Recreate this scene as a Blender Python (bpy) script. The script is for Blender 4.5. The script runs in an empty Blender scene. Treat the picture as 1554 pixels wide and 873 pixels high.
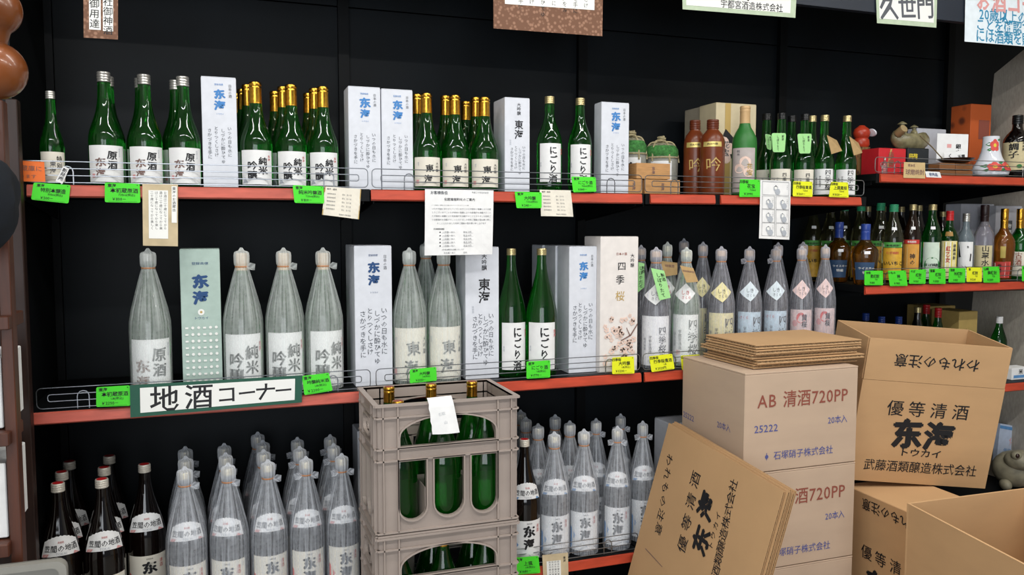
import bpy, math, random
from mathutils import Vector, Matrix
random.seed(7)
SC = bpy.context.scene
COL = SC.collection
R = math.radians
# ------------------------------------------------------------------ camera
E = 1.53                                   # eye height
YAW, PITCH, FPX = R(19.6), R(4.17), 1250.0
cd = bpy.data.cameras.new('camera'); cam = bpy.data.objects.new('camera', cd); COL.objects.link(cam)
cam.location = (0, 0, E)
cam.rotation_euler = (math.pi/2 - PITCH, 0, -YAW)
cd.sensor_width = 36; cd.lens = 36*FPX/1554; cd.clip_start = .05
SC.camera = cam
# ------------------------------------------------------------------ light and exposure
w = bpy.data.worlds.new('world'); SC.world = w; w.use_nodes = True
w.node_tree.nodes['Background'].inputs[0].default_value = (.80, .88, 1, 1)
w.node_tree.nodes['Background'].inputs[1].default_value = .22
SC.view_settings.view_transform = 'Standard'; SC.view_settings.look = 'None'
SC.view_settings.exposure = 0.0; SC.view_settings.gamma = 1
def area(name, loc, rot, sx, sy, power, colr=(1, 1, 1)):
    l = bpy.data.lights.new(name, 'AREA'); l.shape = 'RECTANGLE'; l.size = sx; l.size_y = sy; l.energy = power; l.color = colr
    o = bpy.data.objects.new(name, l); COL.objects.link(o); o.location = loc; o.rotation_euler = rot
    return o
area('window_light', (-1.6, -3.0, 1.7), (R(88), 0, R(-18)), 4.4, 2.4, 172, (.90, .95, 1))
for ly, pw in ((0.35, 22), (1.45, 14)):
    for lx in (-.6, 1.0, 2.6):
        area('ceiling_tube', (lx, ly, 2.92), (0, 0, 0), 1.2, .07, pw, (1, .98, .94))
# ------------------------------------------------------------------ pixel rays (1554 x 873) used to measure where things stand
_f = Vector((math.sin(YAW)*math.cos(PITCH), math.cos(YAW)*math.cos(PITCH), -math.sin(PITCH)))
_r = Vector((math.cos(YAW), -math.sin(YAW), 0)); _u = _r.cross(_f)
def ray(px, py): return _f + _r*((px-777)/FPX) - _u*((py-436.5)/FPX)
CAM = Vector((0, 0, E))
def onY(px, py, Y): d = ray(px, py); return CAM + d*(Y/d.y)
def onX(px, py, X): d = ray(px, py); return CAM + d*(X/d.x)
def onZ(px, py, Z): d = ray(px, py); return CAM + d*((Z-E)/d.z)
def at(px, py, dist): return CAM + ray(px, py)*dist
def colX(px, Y, Z):
    a = _f + _r*((px-777)/FPX)          # t*(a + k*u): y = Y, z = Z-E
    det = a.y*_u.z - a.z*_u.y
    t = (Y*_u.z - (Z-E)*_u.y)/det; k = (a.y*(Z-E) - a.z*Y)/det
    return t*a.x + k*_u.x
# ------------------------------------------------------------------ materials
def lin(h):
    h = h.lstrip('#'); c = [int(h[i:i+2], 16)/255 for i in (0, 2, 4)]
    return tuple([x/12.92 if x <= .04045 else ((x+.055)/1.055)**2.4 for x in c] + [1])
_M = {}
def mat(key, hexc, rough=.6, metal=0, trans=0, var=.06, scale=40, bump=0, spec=.5, ior=1.45, stretch=(1, 1, 1), emit=0, coat=0):
    if key in _M: return _M[key]
    m = bpy.data.materials.new(key); m.use_nodes = True; nt = m.node_tree; b = nt.nodes['Principled BSDF']
    c = lin(hexc)
    b.inputs['Roughness'].default_value = rough; b.inputs['Metallic'].default_value = metal
    b.inputs['Transmission Weight'].default_value = trans; b.inputs['IOR'].default_value = ior
    b.inputs['Specular IOR Level'].default_value = spec; b.inputs['Coat Weight'].default_value = coat
    b.inputs['Base Color'].default_value = c
    if var or bump:
        tc = nt.nodes.new('ShaderNodeTexCoord'); mp = nt.nodes.new('ShaderNodeMapping'); n = nt.nodes.new('ShaderNodeTexNoise')
        mp.inputs['Scale'].default_value = stretch; n.inputs['Scale'].default_value = scale; n.inputs['Detail'].default_value = 5
        nt.links.new(tc.outputs['Object'], mp.inputs[0]); nt.links.new(mp.outputs[0], n.inputs['Vector'])
        if var:
            rp = nt.nodes.new('ShaderNodeValToRGB')
            rp.color_ramp.elements[0].position = .3; rp.color_ramp.elements[1].position = .7
            rp.color_ramp.elements[0].color = tuple(x*(1-var*2) for x in c[:3]) + (1,)
            rp.color_ramp.elements[1].color = tuple(min(1, x*(1+var)) for x in c[:3]) + (1,)
            nt.links.new(n.outputs['Fac'], rp.inputs[0]); nt.links.new(rp.outputs[0], b.inputs['Base Color'])
        if bump:
            bp = nt.nodes.new('ShaderNodeBump'); bp.inputs['Strength'].default_value = bump; bp.inputs['Distance'].default_value = .002
            nt.links.new(n.outputs['Fac'], bp.inputs['Height']); nt.links.new(bp.outputs[0], b.inputs['Normal'])
    _M[key] = m; return m
def film(key, hexc, lo, hi, rough=.35):
    if key in _M: return _M[key]
    m = bpy.data.materials.new(key); m.use_nodes = True; nt = m.node_tree; nt.nodes.clear()
    out = nt.nodes.new('ShaderNodeOutputMaterial'); mx = nt.nodes.new('ShaderNodeMixShader'); t = nt.nodes.new('ShaderNodeBsdfTransparent')
    ad = nt.nodes.new('ShaderNodeMixShader'); d = nt.nodes.new('ShaderNodeBsdfPrincipled'); tr = nt.nodes.new('ShaderNodeBsdfTranslucent')
    c = lin(hexc); d.inputs['Base Color'].default_value = c; d.inputs['Roughness'].default_value = rough; tr.inputs[0].default_value = c
    ad.inputs[0].default_value = .25
    tc = nt.nodes.new('ShaderNodeTexCoord'); mp = nt.nodes.new('ShaderNodeMapping'); n = nt.nodes.new('ShaderNodeTexNoise')
    sx = nt.nodes.new('ShaderNodeSeparateXYZ'); at2 = nt.nodes.new('ShaderNodeMath'); at2.operation = 'ARCTAN2'; cx = nt.nodes.new('ShaderNodeCombineXYZ')
    n2 = nt.nodes.new('ShaderNodeTexNoise'); n2.inputs['Scale'].default_value = 90; n2.inputs['Detail'].default_value = 6
    mp.inputs['Scale'].default_value = (1, 1, 1); mp.inputs['Scale'].default_value = (9, 5, 1); n.inputs['Scale'].default_value = 1; n.inputs['Detail'].default_value = 5
    mr = nt.nodes.new('ShaderNodeMapRange'); mr.inputs[1].default_value = .42; mr.inputs[2].default_value = .60
    mr.inputs[3].default_value = lo; mr.inputs[4].default_value = hi
    L = nt.links.new
    L(tc.outputs['Object'], sx.inputs[0]); L(sx.outputs[0], at2.inputs[0]); L(sx.outputs[1], at2.inputs[1]); L(at2.outputs[0], cx.inputs[0]); L(sx.outputs[2], cx.inputs[1])
    L(cx.outputs[0], mp.inputs[0]); L(mp.outputs[0], n.inputs['Vector']); L(tc.outputs['Object'], n2.inputs['Vector'])
    av = nt.nodes.new('ShaderNodeMath'); av.operation = 'ADD'; hf = nt.nodes.new('ShaderNodeMath'); hf.operation = 'MULTIPLY'; hf.inputs[1].default_value = 1/1.2; ns = nt.nodes.new('ShaderNodeMath'); ns.operation = 'MULTIPLY'; ns.inputs[1].default_value = .2; zr = nt.nodes.new('ShaderNodeMapRange'); zr.inputs[1].default_value = .350; zr.inputs[2].default_value = .375; zr.inputs[3].default_value = 0; zr.inputs[4].default_value = .22; za = nt.nodes.new('ShaderNodeMath'); za.operation = 'ADD'
    L(n2.outputs['Fac'], ns.inputs[0]); L(sx.outputs[2], zr.inputs[0]); L(zr.outputs[0], za.inputs[1])
    L(n.outputs['Fac'], av.inputs[0]); L(ns.outputs[0], av.inputs[1]); L(av.outputs[0], hf.inputs[0]); L(hf.outputs[0], mr.inputs[0]); L(mr.outputs[0], za.inputs[0]); L(za.outputs[0], mx.inputs[0])
    L(d.outputs[0], ad.inputs[1]); L(tr.outputs[0], ad.inputs[2]); L(t.outputs[0], mx.inputs[1]); L(ad.outputs[0], mx.inputs[2]); L(mx.outputs[0], out.inputs[0])
    _M[key] = m; return m
def voro(key, c1, c2, scale, rough=.7, wid=.5):
    if key in _M: return _M[key]
    m = mat(key, c1, rough, var=0); nt = m.node_tree; b = nt.nodes['Principled BSDF']
    tc = nt.nodes.new('ShaderNodeTexCoord'); v = nt.nodes.new('ShaderNodeTexVoronoi'); rp = nt.nodes.new('ShaderNodeValToRGB'); v.inputs['Scale'].default_value = scale
    rp.color_ramp.elements[0].color = lin(c2); rp.color_ramp.elements[1].color = lin(c1); rp.color_ramp.elements[0].position = wid*.5; rp.color_ramp.elements[1].position = wid
    nt.links.new(tc.outputs['Object'], v.inputs['Vector']); nt.links.new(v.outputs['Distance'], rp.inputs[0]); nt.links.new(rp.outputs[0], b.inputs['Base Color'])
    return m
black = mat('black_board', '#0c1217', .55, var=.25, scale=3, spec=.25)
blacks = mat('black_steel', '#0a0c0e', .5, var=.1, scale=30, spec=.2)
wire = mat('chrome_wire', '#a4a7ac', .3, 1, var=0)
rail_red = mat('price_rail_red', '#b8432a', .45, var=.10, scale=22, stretch=(.6, 3, 3))
rail_worn = mat('price_rail_worn', '#bb5848', .5, var=.12, scale=22, stretch=(.6, 3, 3))
paper = mat('white_paper', '#e4e4e4', .8, var=.03)
cream = mat('cream_paper', '#dfd9cb', .8, var=.03)
aged = mat('aged_paper', '#c9b795', .85, var=.14, scale=14)
carton_m = mat('grey_brown_cardboard', '#bba38d', .85, var=.025, scale=6, stretch=(1, 1, 3))
kraft = mat('kraft_cardboard', '#bd976d', .85, var=.03, scale=6, stretch=(1, 1, 3))
kraft_edge = mat('kraft_edge', '#a98a66', .9, var=.15, scale=120)
boxwhite = mat('white_carton', '#d3d6de', .5, var=.03)
gglass = mat('green_glass', '#1c8a24', .05, trans=.93, var=0, ior=1.48)
gglass2 = mat('emerald_glass', '#157a26', .05, trans=.92, var=0)
dkglass = mat('dark_brown_glass', '#0c0605', .06, var=0, coat=.3)
frost_g = mat('frosted_green_glass', '#2f7d33', .45, trans=.25, var=.05)
clear = mat('clear_glass', '#d6dede', .05, trans=.9, var=0)
amber = mat('amber_spirit', '#a8641c', .06, trans=.8, var=0)
gold = mat('gold_foil', '#d6a03c', .25, 1, var=.1, scale=150, bump=.3)
champ = mat('champagne_cap', '#c8b98a', .3, .8, var=.05)
silver = mat('silver_cap', '#bfbdb8', .3, .75, var=.05)
tan_cap = mat('tan_cap', '#c9a677', .5, .1, var=.05)
pale_cap = mat('pale_ridged_cap', '#cdc6ba', .4, .3, var=.05)
rednk = mat('red_cap', '#b41e22', .35, var=.05)
ink = mat('black_ink', '#16161a', .6, var=0)
INK = {'k': ink, 'g': mat('grey_ink', '#55585e', .7, var=0), 'b': mat('blue_ink', '#3f7fbf', .6, var=0), 'n': mat('navy_ink', '#1f4678', .6, var=0),
       'r': mat('red_ink', '#b8443f', .7, var=0), 'p': mat('pink_ink', '#d79a98', .7, var=0), 's': mat('brown_ink', '#7c5f58', .7, var=0),
       'w': mat('white_ink', '#e8e8e4', .6, var=0), 'y': mat('gold_ink', '#b79a5a', .5, var=0), 'v': mat('violet_ink', '#50568f', .8, var=0),
       'm': mat('maroon_ink', '#8a4a3c', .8, var=0), 'c': mat('cyan_ink', '#2b86ad', .6, var=0), 'l': mat('pale_ink', '#a9aeb6', .7, var=0),
       'o': mat('wave_blue', '#5a8fc4', .7, var=.1), 'q': mat('wave_red', '#d5524c', .7, var=.1), 'G': mat('leaf_green', '#2f7a3c', .6, var=.1), 'x': mat('yellow_ink', '#d8c23a', .6, var=0),
       'F': mat('blossom_pink', '#e6c9bb', .7, var=.1)}
# ------------------------------------------------------------------ mesh builder
class MB:
    def __init__(s): s.v, s.f, s.mi, s.ms = [], [], [], []
    def slot(s, m):
        if m not in s.ms: s.ms.append(m)
        return s.ms.index(m)
    def add(s, vs, fs, m):
        k = len(s.v); i = s.slot(m); s.v += [tuple(p) for p in vs]
        for f in fs: s.f.append(tuple(a+k for a in f)); s.mi.append(i)
        return s
    def box(s, x0, x1, y0, y1, z0, z1, m, T=None):
        vs = [Vector((x, y, z)) for z in (z0, z1) for y in (y0, y1) for x in (x0, x1)]
        if T: vs = [T @ p for p in vs]
        return s.add(vs, [(0, 2, 3, 1), (4, 5, 7, 6), (0, 1, 5, 4), (2, 6, 7, 3), (0, 4, 6, 2), (1, 3, 7, 5)], m)
    def bbox(s, x0, x1, y0, y1, z0, z1, m, b=.002):
        """box with chamfered vertical and horizontal edges"""
        vs = []
        for (z, k) in ((z0, b), (z0+b, 0), (z1-b, 0), (z1, b)):
            for (x, y) in ((x0+b+k, y0+k), (x1-b-k, y0+k), (x1-k, y0+b+k), (x1-k, y1-b-k), (x1-b-k, y1-k), (x0+b+k, y1-k), (x0+k, y1-b-k), (x0+k, y0+b+k)):
                vs.append((x, y, z))
        fs = [tuple(reversed(range(8))), tuple(range(24, 32))]
        for j in range(3):
            for i in range(8): fs.append((j*8+i, j*8+(i+1) % 8, j*8+8+(i+1) % 8, j*8+8+i))
        return s.add(vs, fs, m)
    def lathe(s, prof, m, n=28, T=None, rf=None):
        vs = []
        for (r, z) in prof:
            for i in range(n):
                a = 2*math.pi*i/n; k = r if rf is None else r*rf(a, z)
                p = Vector((k*math.sin(a), -k*math.cos(a), z)); vs.append(T @ p if T else p)
        fs = []
        for j in range(len(prof)-1):
            for i in range(n):
                i2 = (i+1) % n; fs.append((j*n+i, j*n+i2, (j+1)*n+i2, (j+1)*n+i))
        if prof[0][0] > 1e-6: fs.append(tuple(reversed(range(n))))
        if prof[-1][0] > 1e-6: fs.append(tuple((len(prof)-1)*n+i for i in range(n)))
        return s.add(vs, fs, m)
    def tube(s, pts, r, m, n=6, closed=False):
        pts = [Vector(p) for p in pts]; N = len(pts); vs = []; up = None
        for i, p in enumerate(pts):
            a = pts[(i-1) % N] if (closed or i > 0) else p; b = pts[(i+1) % N] if (closed or i < N-1) else p
            t = (b-a).normalized()
            if up is None: up = Vector((0, 0, 1)) if abs(t.z) < .9 else Vector((1, 0, 0))
            e1 = up - t*up.dot(t)
            e1 = e1.normalized() if e1.length > 1e-4 else t.orthogonal().normalized()
            up = e1; e2 = t.cross(e1)
            for k in range(n): c = 2*math.pi*k/n; vs.append(p + (e1*math.cos(c) + e2*math.sin(c))*r)
        fs = []
        for i in range(N if closed else N-1):
            j = (i+1) % N
            for k in range(n): fs.append((i*n+k, i*n+(k+1) % n, j*n+(k+1) % n, j*n+k))
        if not closed: fs += [tuple(reversed(range(n))), tuple((N-1)*n+k for k in range(n))]
        return s.add(vs, fs, m)
    def prism(s, poly, mp, th, m):
        """poly in (x, y), mp(x, y, d) -> point; d = 0 front, d = th back"""
        n = len(poly); vs = [mp(x, y, 0) for x, y in poly] + [mp(x, y, th) for x, y in poly]
        return s.add(vs, [tuple(range(n)), tuple(range(2*n-1, n-1, -1))] + [(i, n+i, n+(i+1) % n, (i+1) % n) for i in range(n)], m)
    def build(s, name, parent=None, smooth=False):
        me = bpy.data.meshes.new(name); me.from_pydata(s.v, [], s.f)
        for m in s.ms: me.materials.append(m)
        me.polygons.foreach_set('material_index', s.mi)
        if smooth:
            me.polygons.foreach_set('use_smooth', [True]*len(s.f))
            me.update(); me.set_sharp_from_angle(angle=R(38))
        me.update(); o = bpy.data.objects.new(name, me); COL.objects.link(o)
        if parent: o.parent = parent
        return o
def tag(o, label=None, cat=None, group=None, kind=None):
    if label: o['label'] = label
    if cat: o['category'] = cat
    if group: o['group'] = group
    if kind: o['kind'] = kind
    return o
def empty(name, loc=(0, 0, 0), rz=0):
    o = bpy.data.objects.new(name, None); o.empty_display_size = .05; COL.objects.link(o); o.location = loc; o.rotation_euler = (0, 0, rz); return o
KIDS = {}
def copy_tree(o, parent=None):
    c = o.copy(); COL.objects.link(c)
    if parent: c.parent = parent
    for ch in KIDS.get(o.name, []) : copy_tree(ch, c)
    return c
def remember(o):
    KIDS[o.name] = list(o.children)
    for c in o.children: remember(c)
# ------------------------------------------------------------------ lettering
_G = {}
def glyph(ch, bold):
    k = (ch, bold)
    if k in _G: return _G[k]
    c = bpy.data.curves.new('t', 'FONT'); c.body = ch; c.size = 1; c.align_x = 'CENTER'; c.offset = bold; c.resolution_u = 2 if ord(ch) < 128 else 1; c.fill_mode = 'FRONT'
    o = bpy.data.objects.new('t', c); COL.objects.link(o)
    me = o.evaluated_get(bpy.context.evaluated_depsgraph_get()).to_mesh()
    vs = [(v.co.x, v.co.y-.38) for v in me.vertices]; fs = [tuple(p.vertices) for p in me.polygons]
    bpy.data.objects.remove(o); bpy.data.curves.remove(c)
    w = (max([x for x, y in vs])-min([x for x, y in vs]) + .09) if vs else .35
    if ord(ch) >= 0x2E80: w = 1.0
    _G[k] = (vs, fs, w); return _G[k]
def write(mb, items, mp, rnd=0):
    """items: (text, x, y, size, 'h'|'v', bold, ink, rot_deg, sx) in metres on the surface; mp(x, y) -> point"""
    e_ = 1e-3; layer = 0
    for it in items:
        it = tuple(it) + (None,)*(9-len(it)); layer += it[0] is None
        q0_ = it[1][0] if it[0] is None else (it[1], it[2]); o0 = Vector(mp(*q0_)); nv = (Vector(mp(q0_[0]+e_, q0_[1]))-o0).cross(Vector(mp(q0_[0], q0_[1]+e_))-o0)
        nu = nv.normalized() if nv.length else Vector((0, 0, 0)); nv = nv.normalized()*(.00011*min(14, layer)+(.00008 if it[0] is not None else 0)) if nv.length else Vector((0, 0, 0))
        mq = lambda x_, y_, nv=nv: Vector(mp(x_, y_))+nv
        txt, x, y, sz, di, bold, ik, rot, sx = it
        if txt is None: # a filled polygon: (None, pts, _, _, 'poly', _, ink)
            mb.add([mq(a, b) for a, b in x], [tuple(range(len(x)))], INK[ik or 'k']); continue
        di = di or 'h'; bold = bold or 0; rot = R(rot or 0); sx = sx or 1
        ca, sa = math.cos(rot), math.sin(rot); m = INK[ik or 'k']
        sh = [(0, 0)]
        if bold > .015: d_ = (bold-.008)*sz; bold = .008; sh = [(-d_, 0), (d_, 0), (0, d_*.8), (0, -d_*.8)]
        gl = [glyph(c, bold) if c != ' ' else ([], [], .45) for c in txt]
        tot = sum(g[2]*sz*sx for g in gl) if di == 'h' else 0; cur = -tot/2
        for g in gl:
            if di == 'h': ox, oy = cur + g[2]*sz*sx/2, 0; cur += g[2]*sz*sx
            else: ox, oy = 0, cur; cur -= sz*1.04*(1 if g[0] else .5)
            jr = random.uniform(-rnd, rnd)*.12 if rnd else 0; js = 1+random.uniform(-rnd, rnd)*.12 if rnd else 1
            cj, sj = math.cos(jr), math.sin(jr); pts = []
            for (a, b) in g[0]:
                a, b = a*sz*js*sx, b*sz*js
                a, b = a*cj-b*sj+ox, a*sj+b*cj+oy
                pts.append((x+a*ca-b*sa, y+a*sa+b*ca))
            for n_, (dx_, dy_) in enumerate(sh): mb.add([mq(a+dx_, b+dy_)+nu*(.00004*n_) for a, b in pts], g[1], m)
    return mb
def lettering(items, mp, parent, rnd=0, name='lettering'):
    return write(MB(), items, mp, rnd).build(name, parent)
def poly(pts, ik): return (None, pts, 0, 0, 'poly', 0, ik)
def disc(x, y, r, ik, n=12): return poly([(x+r*math.cos(2*math.pi*i/n), y+r*math.sin(2*math.pi*i/n)) for i in range(n)], ik)
def rect(x0, y0, x1, y1, ik): return poly([(x0, y0), (x1, y0), (x1, y1), (x0, y1)], ik)
def LOGO(x, y, s, ik='k', b=.06):   # the brewery's brushed two-character mark, stacked
    return [('东', x, y+s*.04, s*1.02, 'h', b, ik, 5, 1.12), ('海', x, y-s*1.10, s*.98, 'h', b, ik, 3, 1.12), poly([(x-.53*s, y-.30*s), (x-.44*s, y-.16*s), (x-.36*s, y-.34*s)], ik), poly([(x+.40*s, y-.30*s), (x+.5*s, y-.16*s), (x+.53*s, y-.36*s)], ik)]
CURS = ['いつの日も水に', 'しづかに酔ひてゆ', 'とりつくしさけ', 'さかづきを手に', 'かげろうの夢をみ']
def cursive(x, y, cols, dx, s, ik='g', rows=99): return [(CURS[i % 5][:rows], x-i*dx, y-(i % 3)*s*.4, s, 'v', 0, ik, random.uniform(-2, 2)) for i in range(cols)]

exec_order = None
exec_order = 1
# ------------------------------------------------------------------ room and shelving
ZT, ZM, ZB = E+.110, E-.478, E-1.085      # shelf tops: upper, middle, lower
RT, RM, RL = E+.196, E-.213, E-.620       # right-hand bay
YF, YB = 2.40, 2.92
XS = [-.481, .419, 1.312, 2.219, 3.125]
def struct(name, b): return tag(b.build(name), kind='structure')
floor_m = mat('grey_vinyl_floor', '#8d8a84', .5, var=.08, scale=6)
wall_m = mat('plain_wall', '#c9c6bf', .8, var=.04, scale=4)
struct('floor', MB().box(-2.6, 4.2, -3.3, 3.1, -.05, 0, floor_m))
struct('ceiling', MB().box(-2.6, 4.2, -3.3, 3.1, 3.0, 3.05, wall_m))
struct('wall_back', MB().box(-2.6, 4.2, 3.0, 3.08, 0, 3.0, mat('dark_wall', '#14181b', .8, var=.1, scale=4)))
struct('wall_right', MB().box(4.12, 4.2, -3.3, 3.1, 0, 3.0, wall_m))
struct('wall_left', MB().box(-2.6, -2.52, -3.3, 3.1, 0, 3.0, wall_m))

unit = empty('shelving_unit', (0, YB, 0))
tag(unit, 'black steel gondola shelving with dark back panels behind all the bottles', 'shelving')
def part(mb, name, parent, smooth=False, loc=None):
    o = mb.build(name, parent, smooth)
    if parent is not None and parent.type == 'EMPTY': o.matrix_parent_inverse = Matrix.LocRotScale(parent.location, parent.rotation_euler, parent.scale).inverted()
    return o
for i in range(4):
    for z0, z1 in ((.1, .92), (.925, 1.62), (1.625, 2.28), (2.285, 2.9)):
        part(MB().box(XS[i]+.004, XS[i+1]-.004, YB-.012, YB, z0, z1, black), 'back_panel', unit)
for x in XS:
    b = MB().box(x-.018, x+.018, YB-.035, YB+.02, 0, 2.9, blacks)
    part(b, 'upright', unit)
part(MB().box(XS[0]-.025, XS[0]-.003, YF+.02, YB, 0, 2.9, blacks), 'side_panel', unit)
beam = MB().box(-1.2, XS[4]+.6, 2.36, 2.385, 2.285, 2.95, mat('dark_fascia', '#1b2330', .5, var=.1, scale=5))
tag(beam.build('ceiling_fascia'), 'dark blue-black fascia board along the top above the shelves', 'fascia')

def shelf(x0, x1, z, label, rail=rail_red, gaps=((.03, .97),)):
    o = empty('shelf', (x0, YF, z)); tag(o, label, 'shelf')
    b = MB().box(x0+.003, x1-.003, YF, YB-.036, z-.025, z, blacks)
    b.box(x0+.003, x1-.003, YF-.004, YF, z-.034, z+.0005, blacks)
    part(b, 'shelf_board', o)
    for e in (x0+.012, x1-.018):
        part(MB().prism([(YF+.03, z-.025), (YB-.036, z-.025), (YB-.036, z-.085), (YF+.03, z-.04)], lambda y, zz, d, e=e: (e+d, y, zz), .004, blacks), 'bracket', o)
    L = x1-x0
    for (a, c) in gaps:
        prof = [(0, -.001), (-.006, -.004), (-.010, -.029), (-.004, -.033), (0, -.031)]
        p = MB(); p.prism(prof, lambda y, zz, d: (x0+L*a+d*L*(c-a), YF-.004+y, z+zz), 1, rail)
        part(p, 'price_rail', o)
    return o
shelf(XS[0], XS[1], ZT, 'upper shelf at the far left, worn red edge strip, plum-white labelled bottles', rail_worn, ((.03, .945),))
shelf(XS[1], XS[2], ZT, 'upper shelf in the middle, red edge strip under the gold-capped bottles', rail_red, ((.0, .985),))
shelf(XS[2], XS[3], ZT, 'upper shelf under brown bottles and green tagged bottles, cracked red edge strip', rail_red, ((.02, .29), (.315, .965)))
shelf(XS[0], XS[1], ZM, 'middle shelf behind the green-bordered sign, worn red edge strip', rail_worn, ((.02, .99),))
shelf(XS[1], XS[2], ZM, 'middle shelf behind the bottle crate, red edge strip', rail_red, ((.0, .99),))
shelf(XS[2], XS[3], ZM, 'middle shelf running behind the flattened cartons', rail_red, ((.005, .99),))
shelf(XS[0], XS[1], ZB, 'lower shelf under the dark bottles at the left', rail_red)
shelf(XS[1], XS[2], ZB, 'lower shelf under the wrapped bottles with blue waves', rail_red)
shelf(XS[2], XS[3], ZB, 'lower shelf behind the leaning cardboard', rail_red)
shelf(XS[3]+.036, XS[4], RT, 'short upper shelf at the right under the camellia vase', rail_red, ((.02, 1),))
shelf(XS[3], XS[4], RM, 'right shelf under the row of spirits', rail_red, ((.0, 1),))
shelf(XS[3], XS[4], RL, 'low right shelf mostly hidden by the big open carton', rail_red, ((.0, 1),))
shelf(XS[3], XS[4], RL-.45, 'bottom right shelf behind the toad figure', rail_red, ((.0, 1),))

def rrect(x0, x1, z0, z1, r, n=4):
    P = []
    for cx, cz, a0 in ((x1-r, z1-r, 0), (x0+r, z1-r, 90), (x0+r, z0+r, 180), (x1-r, z0+r, 270)):
        for i in range(n+1): a = R(a0+90*i/n); P.append((cx+r*math.cos(a), cz+r*math.sin(a)))
    return P
def fence(x0, x1, z, label, brs=(.13, .87), y=YF+.006):
    o = empty('wire_fence', (x0, y, z)); tag(o, label, 'fence')
    zb, zt = z+.006, z+.060
    part(MB().tube([(a, y, c) for a, c in rrect(x0+.006, x1-.006, zb, zt, .012)], .0014, wire, closed=True), 'outer_loop', o, True)
    part(MB().tube([(a, y, c) for a, c in rrect(x0+.032, x1-.032, zb+.018, zb+.036, .006)], .0014, wire, closed=True), 'inner_loop', o, True)
    for f in brs:
        c = x0+(x1-x0)*f; P = [(c-.014, y+.003, z+.001)] + [(c-.014*math.cos(R(a)), y+.003, zb+.028+.014*math.sin(R(a))) for a in range(0, 181, 30)] + [(c+.014, y+.003, z+.001)]
        part(MB().tube(P, .0017, wire), 'bracket', o, True)
fence(XS[0], XS[1], ZT, 'chrome wire fence along the upper shelf, first from the left')
fence(XS[1], XS[2], ZT, 'chrome wire fence in front of the gold-capped bottles labelled in black script')
fence(XS[2], XS[3], ZT, 'chrome wire fence in front of the wooden cups and brown bottles')
fence(XS[0]+.02, XS[1], ZM, 'chrome wire fence on the middle shelf, running behind the green-bordered sign')
fence(XS[1]+.005, XS[2], ZM, 'chrome wire fence on the middle shelf behind the bottle crate')
fence(XS[2], XS[3], ZM, 'chrome wire fence on the middle shelf beside the grey-brown carton')
fence(XS[1], XS[2], ZB, 'chrome wire fence on the lower shelf in front of the wrapped bottles')
fence(XS[3]+.036, XS[4], RT, 'chrome wire fence in front of the camellia vase')
fence(XS[3]+.005, XS[4], RM, 'chrome wire fence in front of the row of spirits')
# light side board at the far right
T1 = onX(1509, 112, 3.19); T2 = onX(1560, 76, 3.19); B1 = onX(1466, 560, 3.19)
P = [T1, Vector((3.19, T1.y-.75, T1.z+.42)), Vector((3.19, T1.y-.75, 0)), Vector((3.19, B1.y, 0)), B1]
b = MB(); n = len(P); b.add(P + [p+Vector((.03, 0, 0)) for p in P], [tuple(range(n)), tuple(range(2*n-1, n-1, -1))]+[(i, n+i, n+(i+1) % n, (i+1) % n) for i in range(n)], mat('beige_linen_board', '#a8a196', .8, var=.08, scale=160, stretch=(1, 1, .3)))
tag(b.build('side_board'), 'pale beige linen-textured board standing upright at the right end of the shelves', 'board')

# ------------------------------------------------------------------ bottles
P720 = [(.030, 0), (.038, .002), (.041, .008), (.0415, .03), (.0415, .120), (.0408, .134), (.038, .149), (.033, .165), (.0270, .183), (.0215, .203), (.0178, .225), (.0160, .245), (.0150, .275), (.0145, .296)]
P720T = [(.030, 0), (.038, .002), (.041, .008), (.0415, .03), (.0415, .158), (.0405, .170), (.037, .185), (.031, .200), (.0245, .216), (.019, .232), (.0160, .248), (.0150, .275), (.0145, .296)]
P18 = [(.040, 0), (.049, .002), (.0525, .010), (.0525, .190), (.051, .206), (.047, .226), (.040, .253), (.031, .283), (.023, .312), (.018, .338), (.0158, .358), (.015, .392)]
P900 = [(.030, 0), (.036, .002), (.038, .008), (.038, .165), (.036, .185), (.030, .208), (.022, .232), (.0165, .252), (.0145, .27), (.014, .292)]
PWINE = [(.030, 0), (.036, .002), (.038, .008), (.038, .175), (.036, .193), (.028, .212), (.019, .228), (.0152, .245), (.0145, .29)]
PBELL = [(.028, 0), (.034, .003), (.037, .010), (.046, .10), (.0475, .118), (.044, .135), (.034, .150), (.022, .163), (.0155, .175), (.0145, .22)]
PJUG = [(.030, 0), (.036, .003), (.038, .010), (.038, .170), (.0365, .190), (.031, .207), (.022, .219), (.017, .226), (.0165, .246)]
PSQ = [(.034, 0), (.040, .003), (.042, .010), (.042, .15), (.040, .165), (.030, .185), (.018, .20), (.0155, .212), (.015, .245)]
def rz(prof, z):
    for (r0, z0), (r1, z1) in zip(prof, prof[1:]):
        if z0 <= z <= z1: return r0+(r1-r0)*(z-z0)/max(1e-6, z1-z0)
    return prof[-1][0]
def smap(prof, z0, off):
    Rr = rz(prof, z0)
    def f(x, y):
        a = x/Rr; r = rz(prof, z0+y)+off
        return (r*math.sin(a), -r*math.cos(a), z0+y)
    return f
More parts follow.
